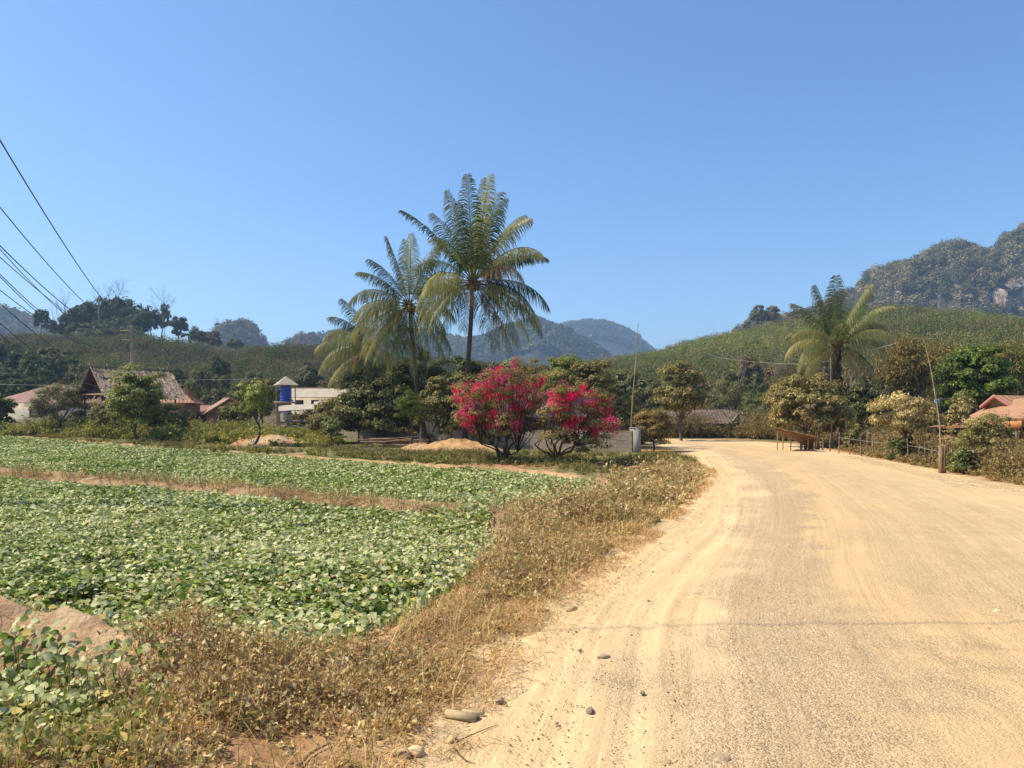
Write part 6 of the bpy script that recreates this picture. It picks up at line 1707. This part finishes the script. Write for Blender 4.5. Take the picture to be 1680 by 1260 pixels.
# right-hand house
def right_house():
    D = 30.0
    o = P(1660, 768, D)
    root = thing('roadside_house', 'dark-walled house with orange fascia, dusty orange roof and pink-edged gable at the right edge', 'house', o)
    f = lambda px, py, D_: P(px, py, D_) - o
    Rf = Bag()
    # main lower roof, facing left and towards the road
    a = f(1585, 700, 31); b = f(1668, 686, 25.5); c = f(1700, 648, 29.5); d = f(1650, 655, 33)
    pk = f(1710, 646, 30)
    Rf.slab([f(1560, 697, 33), f(1664, 687, 26.0), f(1702, 652, 29.5), f(1640, 657, 33)], .06)
    Rf.slab([f(1664, 687, 26.0), f(1790, 672, 26.0), f(1790, 650, 29.5), f(1702, 652, 29.5)], .06)
    rf = Rf.build('lower_roof', M['orange_roof'], root)
    T = Bag()
    def fasc(p, q, h=.22, th=.035, dz=-.065):
        p = np.array(p); q = np.array(q); n = nrm(np.cross(q - p, [0, 0, 1.0])) * th
        V = [p + [0, 0, dz - h], q + [0, 0, dz - h], q + [0, 0, dz], p + [0, 0, dz]]; V2 = [v + n for v in V]
        T.add(V + V2, [[0, 1, 2, 3], [4, 5, 6, 7], [0, 1, 5, 4], [2, 3, 7, 6], [0, 3, 7, 4], [1, 2, 6, 5]])
    fasc(f(1560, 697, 33), f(1664, 687, 26.0)); fasc(f(1664, 687, 26.0), f(1790, 672, 26.0))
    T.build('fascia', M['orange_trim'], rf)
    # upper gable
    U = Bag()
    p = f(1631, 648, 31.5); l_ = f(1608, 667, 32.8); r__ = f(1658, 666, 30.4); bk = np.array([5.5, 3.0, .0])
    U.slab([r__, r__ + bk, p + bk, p], .06); U.slab([l_, l_ + bk, p + bk, p], .06)
    up = U.build('gable_roof', M['orange_roof'], root)
    T = Bag()
    fasc(l_, p, .13, .03, .02); fasc(p, r__, .13, .03, .02)
    T.build('gable_fascia', M['pink_trim'], up)
    Gw = Bag(); s = bk * .05
    Gw.add([l_ + s, r__ + s, p + s + [0, 0, -.1], l_ + s * 2, r__ + s * 2, p + s * 2 + [0, 0, -.1], l_ + s + [0, 0, -1], r__ + s + [0, 0, -1]], [[0, 1, 2], [3, 4, 5]])
    Gw.add([l_ + s, r__ + s, r__ + s + [0, 0, -.6], l_ + s + [0, 0, -.6]], [[0, 1, 2, 3]])
    Gw.build('gable_wall', M['greywood'], root)
    # walls set in under the eaves
    Wl = Bag()
    wz = f(1660, 692, 28)[2]
    A = f(1600, 697, 33.0); B_ = f(1682, 692, 27.2); C_ = f(1810, 690, 27.2); Dd = f(1760, 690, 33.5)
    for q0, q1 in ((A, B_), (B_, C_), (A, Dd)):
        q0 = q0 * [1, 1, 0]; q1 = q1 * [1, 1, 0]; n = nrm(np.cross(q1 - q0, [0, 0, 1.0])) * .1
        V = [q0 + [0, 0, -.4], q1 + [0, 0, -.4], q1 + [0, 0, wz], q0 + [0, 0, wz]]; V2 = [v - n for v in V]
        Wl.add(V + V2, [[0, 1, 2, 3], [4, 5, 6, 7], [0, 1, 5, 4], [2, 3, 7, 6], [0, 3, 7, 4], [1, 2, 6, 5]])
    wl = Wl.build('wall', M['purple_wall'], root)
    # lower porch roof and beam
    Bm = Bag(); a = f(1630, 697, 27.5); b = f(1676, 690, 25.2)
    T = Bag(); fasc(a, b, .26, .05, 0.0); T.build('porch_beam', M['orange_trim'], root)
    for px, D_ in ((1668, 25.6), (1632, 27.6)):
        q = f(px, 700, D_); Bag().tube([(q[0], q[1], -.3), (q[0], q[1], q[2] + .1)], .05, 6, (1, 1, 1)).build('porch_post', M['greywood'], root)
right_house()
def porch():
    D = 31
    o = P(1555, 768, D); root = thing('side_shed', 'dark open shed with a thin flat tan roof left of the orange-roofed house', 'shed', o)
    f = lambda px, py, D_: P(px, py, D_) - o
    Bag().slab([f(1520, 701, 31), f(1600, 697, 29), f(1612, 694, 33), f(1535, 698, 35)], .09).build('roof', M['orange_roof'], root)
    Wl = Bag(); a = f(1535, 704, 34.4) ; b = f(1608, 701, 32.6); Wl.add([a * [1, 1, 0], b * [1, 1, 0], b, a, a * [1, 1, 0] + [0, .1, 0], b * [1, 1, 0] + [0, .1, 0], b + [0, .1, 0], a + [0, .1, 0]], [[0, 1, 2, 3], [4, 5, 6, 7], [0, 3, 7, 4], [1, 2, 6, 5]]); Wl.build('back_wall', M['dark_wood'], root)
    for px, D_, pz in ((1524, 31, 701), (1573, 29.9, 699), (1598, 29.2, 698)):
        q = f(px, pz, D_); Bag().tube([(q[0], q[1], -.3), (q[0], q[1], q[2] - .05)], .05, 6, (1, .9, .8)).build('post', M['greywood'], root)
    # curved tan sheet propped inside
porch()
def sheet():
    D = 29.0
    o = P(1560, 740, D); B = Bag(); n = 10
    V = []
    for i in range(n):
        u = i / (n - 1); p = P(1540 + 38 * u, 722, D) ; q = P(1538 + 36 * u, 716 + 3 * abs(u - .45), D + 1.4)
        hgt = .10 * math.sin(u * np.pi)
        V += [p + [0, 0, hgt - .1 * u] - o, q + [0, 0, hgt] - o]
    F = [[2 * i, 2 * i + 2, 2 * i + 3, 2 * i + 1] for i in range(n - 1)]
    root = thing('rusty_canopy', 'low curved rusty tan sheet canopy under the side shed behind the post', 'canopy', o)
    ob = B.add(V, F).build('sheet', M['orange_roof2'], root, smooth=True); md = ob.modifiers.new('thick', 'SOLIDIFY'); md.thickness = .03
    for px in (1541, 1576):
        q = P(px, 722, D) - o; Bag().tube([(q[0], q[1], -.9), (q[0], q[1], q[2])], .025, 5, (1, .9, .8)).build('prop', M['greywood'], root)
sheet()

# block wall
def wall_run(name, label, pts, h, th=.15, cat='wall'):
    root = thing(name, label, cat, (pts[0][0], pts[0][1], 0))
    B = Bag(); uv = []
    o = np.array([pts[0][0], pts[0][1], 0]); s = 0
    for i in range(len(pts) - 1):
        p = np.array([*pts[i], 0]) - o; q = np.array([*pts[i + 1], 0]) - o
        d = nrm(q - p); n = np.array([-d[1], d[0], 0]) * th / 2
        if i: p = p + d * .003
        L = np.linalg.norm(q - p); zp = z1(*(p + o)[:2]); zq = z1(*(q + o)[:2])
        V = [p - n + [0, 0, zp - .3], q - n + [0, 0, zq - .3], q - n + [0, 0, zq + h], p - n + [0, 0, zp + h], p + n + [0, 0, zp - .3], q + n + [0, 0, zq - .3], q + n + [0, 0, zq + h], p + n + [0, 0, zp + h]]
        for f_ in ([0, 1, 2, 3], [5, 4, 7, 6], [3, 2, 6, 7], [4, 0, 3, 7], [1, 5, 6, 2]):
            vv = [V[k] for k in f_]
            B.add(vv, [[0, 1, 2, 3]])
            for k in f_:
                u = s + (L if k in (1, 2, 5, 6) else 0) + (0.0 if k < 4 else th); uv.append((u, V[k][2] + (th if (f_ == [3, 2, 6, 7] and k > 3) else 0)))
        s += L
    B.build('blocks', M['block'], root, uv=np.array(uv))
    return root
wr = wall_run('block_wall', 'low grey concrete-block wall running behind the bougainvilleas towards the road', [XY(1038, 38.8), XY(870, 42.5), XY(745, 46.8)], 1.08)
wall_run('garden_wall', 'lower shaded block wall along the foot of the palm grove behind the cut poles', [XY(740, 47), XY(565, 55), XY(500, 60)], .72)
for q, D in ((955, 40.5), (800, 44.8)):
    x, y = XY(q, D); o = wr.location
    Bag().box(x - o[0] - .12, y - o[1] - .12, z1(x, y) - .3, x - o[0] + .12, y - o[1] + .12, z1(x, y) + 1.17).build('pier', M['concrete'], wr)
x, y = XY(1044, 38.6)
gp = thing('gate_pillar', 'square concrete pillar ending the block wall by the road, its right side in shade', 'pillar', (x, y, z1(x, y)))
Bag().box(-.14, -.16, -.3, .20, 1.3, 1.22).build('shaft', M['concrete'], gp)
Bag().box(-.17, -.19, 1.221, .23, 1.33, 1.27).build('cap', M['concrete'], gp)

# soil heaps
def mound(name, label, px, D, hw, dep, h, seed, cols, n=9000):
    r = np.random.default_rng(seed)
    x, y = XY(px, D); wx = hw / FP * D
    n1, n2 = 60, 26
    u, v = np.meshgrid(np.linspace(-1, 1, n1), np.linspace(-1, 1, n2)); u = u.ravel(); v = v.ravel()
    X = u * wx; Y = v * dep
    s = np.clip(1 - u ** 2, 0, 1) ** .8 * np.clip(1 - v ** 2, 0, 1) ** .8
    Z = h * s * (.55 + .9 * fbm((x + X) * .8, (y + Y) * .8, 3)) + (fbm((x + X) * 4, (y + Y) * 4, 2) - .5) * .10 * s
    zg = ground_h(x + X, y + Y) - .03
    Z = zg + Z - z1(x, y) - .06 * (s < .02)
    q = (np.arange(n2 - 1)[:, None] * n1 + np.arange(n1 - 1)[None]).reshape(-1)
    c = lerp(np.tile(cols[0], (len(u), 1)), cols[1], sstep(.4, .65, fbm((x + X) * 1.3, (y + Y) * 1.3, 3)))
    o = Bag().add(np.stack([X, Y, Z], 1), np.stack([q, q + 1, q + n1 + 1, q + n1], 1), c).build(name, HEAP, smooth=True)
    o.location = (x, y, z1(x, y))
    tag(o, label, 'soil heap')
HEAP = ground_material(); HEAP.name = 'heap_soil'
mound('soil_heap', 'long low heap of orange soil around the foot of the slim young tree', 445, 48, 62, 1.6, .62, 1, ((0.50, 0.26, 0.12), (0.50, 0.36, 0.21)))
mound('soil_heap', 'tapering tail of orange soil at the right end of the long heap', 515, 47.5, 36, 1.2, .40, 2, ((0.60, 0.34, 0.16), (0.58, 0.42, 0.24)))
mound('soil_heap', 'broad heap of golden chaff-coloured soil left of the larger bougainvillea', 752, 41, 76, 1.8, .50, 3, ((0.52, 0.31, 0.14), (0.44, 0.25, 0.11)))
mound('soil_heap', 'pale golden spread of soil at the left foot of the broad heap', 690, 41.5, 40, 1.4, .36, 4, ((0.50, 0.33, 0.17), (0.44, 0.28, 0.14)))

# pile of poles
def pile():
    D = 45.5; x, y = XY(655, D); zb = z1(x, y)
    r = np.random.default_rng(6)
    for k in range(13):
        o = thing('bamboo_pole' if False else 'cut_pole', 'brown cut pole lying in the tangled pile beside the low wall', 'pole', (x + r.normal() * .5, y + r.uniform(-.5, .5), zb + .06 + .035 * k), 'cut poles piled beside the low wall', rz=r.normal() * .22)
        L = r.uniform(1.2, 1.9); b = r.normal() * .1
        Bag().tube([(-L, 0, r.uniform(-.02, .1)), (0, b, .05), (L, 0, r.uniform(0, .25))], [.06, .055, .035], 6, tuple(np.array((1.1, .85, .65)) * r.uniform(.6, 1.2))).build('stem', M['palebark'], o, smooth=True)
pile()
# rubble
for k, (px, py, s) in enumerate([(700, 733.5, .13), (707, 733, .10), (728, 735, .12), (735, 736, .10), (741, 736.5, .09)]):
    rock('rubble_lump', 'small grey-white rubble lump on the grass beside the large pale stone', px, py, s, 60 + k, c=(1.3, 1.25, 1.2), flat=.4, cat='rubble', group='rubble lumps on the grass')
# white sack and jars behind low wall
for px, lab in ((697, 'white conical sack standing behind the low wall, left one'), (713, 'white squarish sack standing behind the low wall between the stems, right one')):
    x, y = XY(px, 49); zb = z1(x, y)
    o = Bag().tube([(0, 0, 0), (0, 0, .5), (0.02, 0, 1.1), (0, 0, 1.5), (0, 0, 1.62)], [.34, .38, .34, .2 if px == 697 else .3, .05], 10, (2.0, 2.0, 2.0)).build('white_sack', M['stone'], smooth=True)
    o.location = (x, y, zb); tag(o, lab, 'sack')

# ---------------------------------------------------------------- poles, wires, fence
def lamp_pole(name, label, px, pytop, D, zb, r0=.13, arms=((.4, 1.1), (1.3, .9))):
    top = P(px, pytop, D); H = top[2] - zb
    root = thing(name, label, 'power pole', (top[0], top[1], zb))
    Bag().tube([(0, 0, -.4), (0, 0, H)], [r0, r0 * .65], 8, (1, 1, 1)).build('shaft', M['concrete'], root, smooth=True)
    for dz, w in arms:
        a = Bag(); a.box(-w, -.05, H - dz - .05, w, .05, H - dz + .05); arm = a.build('crossarm', M['greywood'], root)
        for u in (-.9, -.35, .35, .9):
            Bag().tube([(u * w, 0, H - dz + .05), (u * w, 0, H - dz + .14), (u * w, 0, H - dz + .22)], [.05, .07, .03], 7, (.6, .45, .4)).build('insulator', M['stone'], arm)
    return root
lamp_pole('utility_pole', 'slim concrete power pole with crossarms rising behind the leafy young tree', 216, 536, 76, .4, .16)
lamp_pole('utility_pole', 'power pole top poking above the dark knoll beside the bare trees', 162, 486, 262, 28, .35, ((.6, 1.6),))

def wire(name, label, pts, rad, group=None, mat='wire'):
    cv = catmull(pts, 14)
    o = Bag().tube(cv, rad, 5).build(name, M[mat], smooth=True)
    return tag(o, label, 'wire', group)
# wires fall from a pole standing left behind the camera to the pole behind the young tree
def Dz(px, py, D): return tuple(P(px, py, D))
GW = 'power wires crossing the sky at the left'
def Dw(px): return 1 / (1 / 21.5 + (1 / 76.0 - 1 / 21.5) * px / 216.0)      # the wires share one straight line on the ground plan
rows = [[230, (165, 487), 540], [340, (140, 498), 541], [403, (115, 508), 541], [409, (102, 512), 541], [422, (108, 512), 553], [450, (70, 515), 553], [454, (66, 517), 553],
        [476, (55, 517), 553], [498, (58, 547), 600], [530, (40, 564), 607], [549, (30, 573), 614]]
NPX, NPY = -14.35 + (24.5) * 0.4275, -3.0
zn = []
for k, (ya, (mx_, my_), yb) in enumerate(rows):
    q = [(Dw(0), ya), (Dw(mx_), my_), (76.0, yb)]
    Ds = np.array([a for a, _ in q]); Zs = np.array([EYE + (HZ - b) / FP * a for a, b in q])
    co = np.polyfit(Ds, Zs, 2)
    dd = np.linspace(14.5, 76.0, 60)
    zz = np.polyval(co, dd)
    xx = (-840 / FP * 21.5) - (dd - 21.5) * ((840 / FP * 21.5 - 624 / FP * 76) / (21.5 - 76.0)) * 1.0
    zn.append(zz[0])
    lab = ['topmost and thickest power wire, ending at the pole top on the knoll', 'second power wire from the top, alone between the topmost and the bundle below'][k] if k < 2 else 'thin dark power wire low in the bundle at the left edge'
    o_ = Bag().tube(np.stack([xx, dd, zz], 1), .022 if k == 0 else .017 if k < 3 else .013, 5).build('power_wire', M['wire'], smooth=True)
    tag(o_, lab, 'wire', GW)
NPX = float(xx[0])
NP = thing('utility_pole', 'concrete power pole left of and behind the viewer carrying the wires', 'power pole', (NPX - .2, 14.45, z1(NPX, 14.4)))
Bag().tube([(0, 0, -.4), (0, 0, max(zn) + .2)], [.17, .11], 10).build('shaft', M['concrete'], NP, smooth=True)
for z_ in zn[::3]: Bag().box(-.6, -.05, z_ - .12, .6, .04, z_ - .03).build('crossarm', M['greywood'], NP)

wire('service_wire', 'thin pale wire sagging across the right hillside to the lone palm', [Dz(1118, 560, 62), Dz(1160, 580, 62), (Dz(1200, 590, 61)), Dz(1290, 597, 58), Dz(1345, 594, 55), Dz(1380, 588, 52), Dz(1475, 562, 44)], .014, mat='palewire')
wire('service_wire', 'thin wire running level in front of the slope at the left', [Dz(-60, 630, 70), Dz(150, 632, 70), Dz(290, 624, 70), Dz(420, 622, 72)], .014, mat='palewire')
# cable crossing high over the road out of the picture, whose shadow falls on the gravel
ov = wire('overhead_cable', 'service cable crossing high over the road out of view', [(-13, 5.6, 7.4), (-5.6, 6.35, 7.0), (-1.0, 6.6, 6.9), (6, 6.65, 6.9), (16, 6.8, 7.4)], .010)
def bpole(name, label, pts, rad, mat='bamboo', c=(1, 1, 1), cat='bamboo pole'):
    cv = catmull([Dz(*q) for q in pts], 8)
    o0 = cv[0].copy(); root = thing(name, label, cat, o0)
    nn = len(cv); rr = np.linspace(rad, rad * .35, nn) * (1 + .12 * (np.arange(nn) % 4 == 0))
    Bag().tube(cv - o0, rr, 6, c).build('culm', M[mat], root, smooth=True)
    return root
bpole('bamboo_mast', 'tall thin upright bamboo mast beside the block wall end, against the blue mountain', [(1037, 742, 41), (1036, 690, 41), (1040, 630, 41), (1044, 580, 41), (1047, 531, 41)], .04)
bpole('bamboo_mast', 'tall bamboo mast leaning left from the fence post at the right', [(1544, 745, 27.5), (1541, 690, 27.5), (1534, 645, 27.5), (1526, 600, 27.5), (1516, 558, 27.5)], .033, c=(1.2, 1.2, 1.3))
bpole('wooden_pole', 'pale thin pole standing right against the trunk of the lone palm', [(1365, 732, 45.5), (1364, 660, 45.5), (1363, 588, 45.5)], .055, 'greywood', (1.3, 1.25, 1.2), 'pole')
bpole('wooden_pole', 'grey pole standing before the orange-roofed house with a dangling rag', [(1659, 770, 25), (1657, 715, 25), (1655, 671, 25)], .02, 'greywood', (.9, .9, .9), 'pole')

# stakes of the fence on the right
GF = 'thin stakes of the roadside fence'
stk = [(1350, 726, 712, 41), (1362, 730, 712, 39.5), (1376, 733, 709, 38), (1394, 735, 712, 36.5), (1413, 738, 716, 35), (1432, 738, 719, 34), (1462, 744, 722, 31.5), (1490, 747, 719, 30), (1508, 750, 727, 29), (1518, 752, 724, 28.5), (1530, 757, 730, 27.5), (1562, 765, 733, 26), (1575, 770, 735, 25), (1600, 778, 738, 24)]
for k, (px, pb, pt, D) in enumerate(stk):
    x, y = XY(px, D); zb = z1(x, y); H = P(px, pt, D)[2] - zb
    o = thing('fence_stake', 'thin pale wooden stake standing among the weeds of the roadside fence', 'fence stake', (x, y, zb), GF)
    rr = random.Random(k)
    Bag().tube([(0, 0, -.2), (rr.uniform(-.03, .03), 0, H * .5), (rr.uniform(-.05, .05), 0, max(.5, H))], [.035, .03, .025], 6, (1, .9, .8)).build('stem', M['greywood'], o, smooth=True)
x, y = XY(1546, 23.5); zb = z1(x, y); H = P(1546, 730, 23.5)[2] - zb
fp_ = thing('fence_post', 'stout split wooden post at the road side, thickest of the fence', 'fence post', (x, y, zb))
for dx, w in ((-.045, .04), (.045, .04)):
    Bag().box(dx - w, -.07, -.3, dx + w, .07, H + dx * .5, (.95, .75, .55)).build('half_post', M['greywood'], fp_)
for px, D in ((1425, 38.5),):
    x, y = XY(px, D); o = thing('gate_post', 'dark square gate post behind the stakes below the spreading tree', 'gate post', (x, y, z1(x, y)))
    Bag().box(-.07, -.07, -.3, .07, .07, 1.15, (.5, .45, .4)).build('shaft', M['greywood'], o)
wire('fence_wire', 'slack grey wire tying the fence stakes together', [Dz(1376, 718, 38), Dz(1432, 725, 34), Dz(1490, 731, 30), Dz(1546, 742, 26)], .007, mat='palewire')

# washing hung between trees
o = thing('hanging_cloth', 'small pale blue cloth hanging in the shade behind the leaning mast', 'cloth', P(1533, 655, 40))
V = []; 
for i in range(7):
    for j in range(5): V.append((i * .045, .03 * math.sin(i * 1.6 + j), -j * .06 - .03 * math.sin(i)))
ob = Bag().add(V, [[i * 5 + j, (i + 1) * 5 + j, (i + 1) * 5 + j + 1, i * 5 + j + 1] for i in range(6) for j in range(4)]).build('fabric', surf('pale_blue_cloth', (.38, .45, .55), (.25, .32, .42), 6, .9, 20, .002, .1), o, smooth=True)
md = ob.modifiers.new('thick', 'SOLIDIFY'); md.thickness = .006
wire('clothes_line', 'thin line holding the pale blue cloth behind the leaning mast', [Dz(1500, 653, 40), Dz(1540, 655, 40), Dz(1575, 652, 40)], .006, mat='palewire')

# ---------------------------------------------------------------- haze
def haze():
    m, t, o = newmat('haze')
    pv = t.nodes.new('ShaderNodeVolumePrincipled')
    pv.inputs['Color'].default_value = (0.47, 0.70, 1.0, 1)
    pv.inputs['Density'].default_value = HAZE_D
    pv.inputs['Anisotropy'].default_value = 0.2
    t.links.new(pv.outputs[0], o.inputs['Volume'])
    ob = Bag().box(-5300, -800, -2.2, 5300, 5300, 250).build('haze', m)
    tag(ob, kind='stuff'); ob['label'] = 'thin blue haze filling the valley'; ob['category'] = 'haze'
HAZE_D = 0.00036
haze()
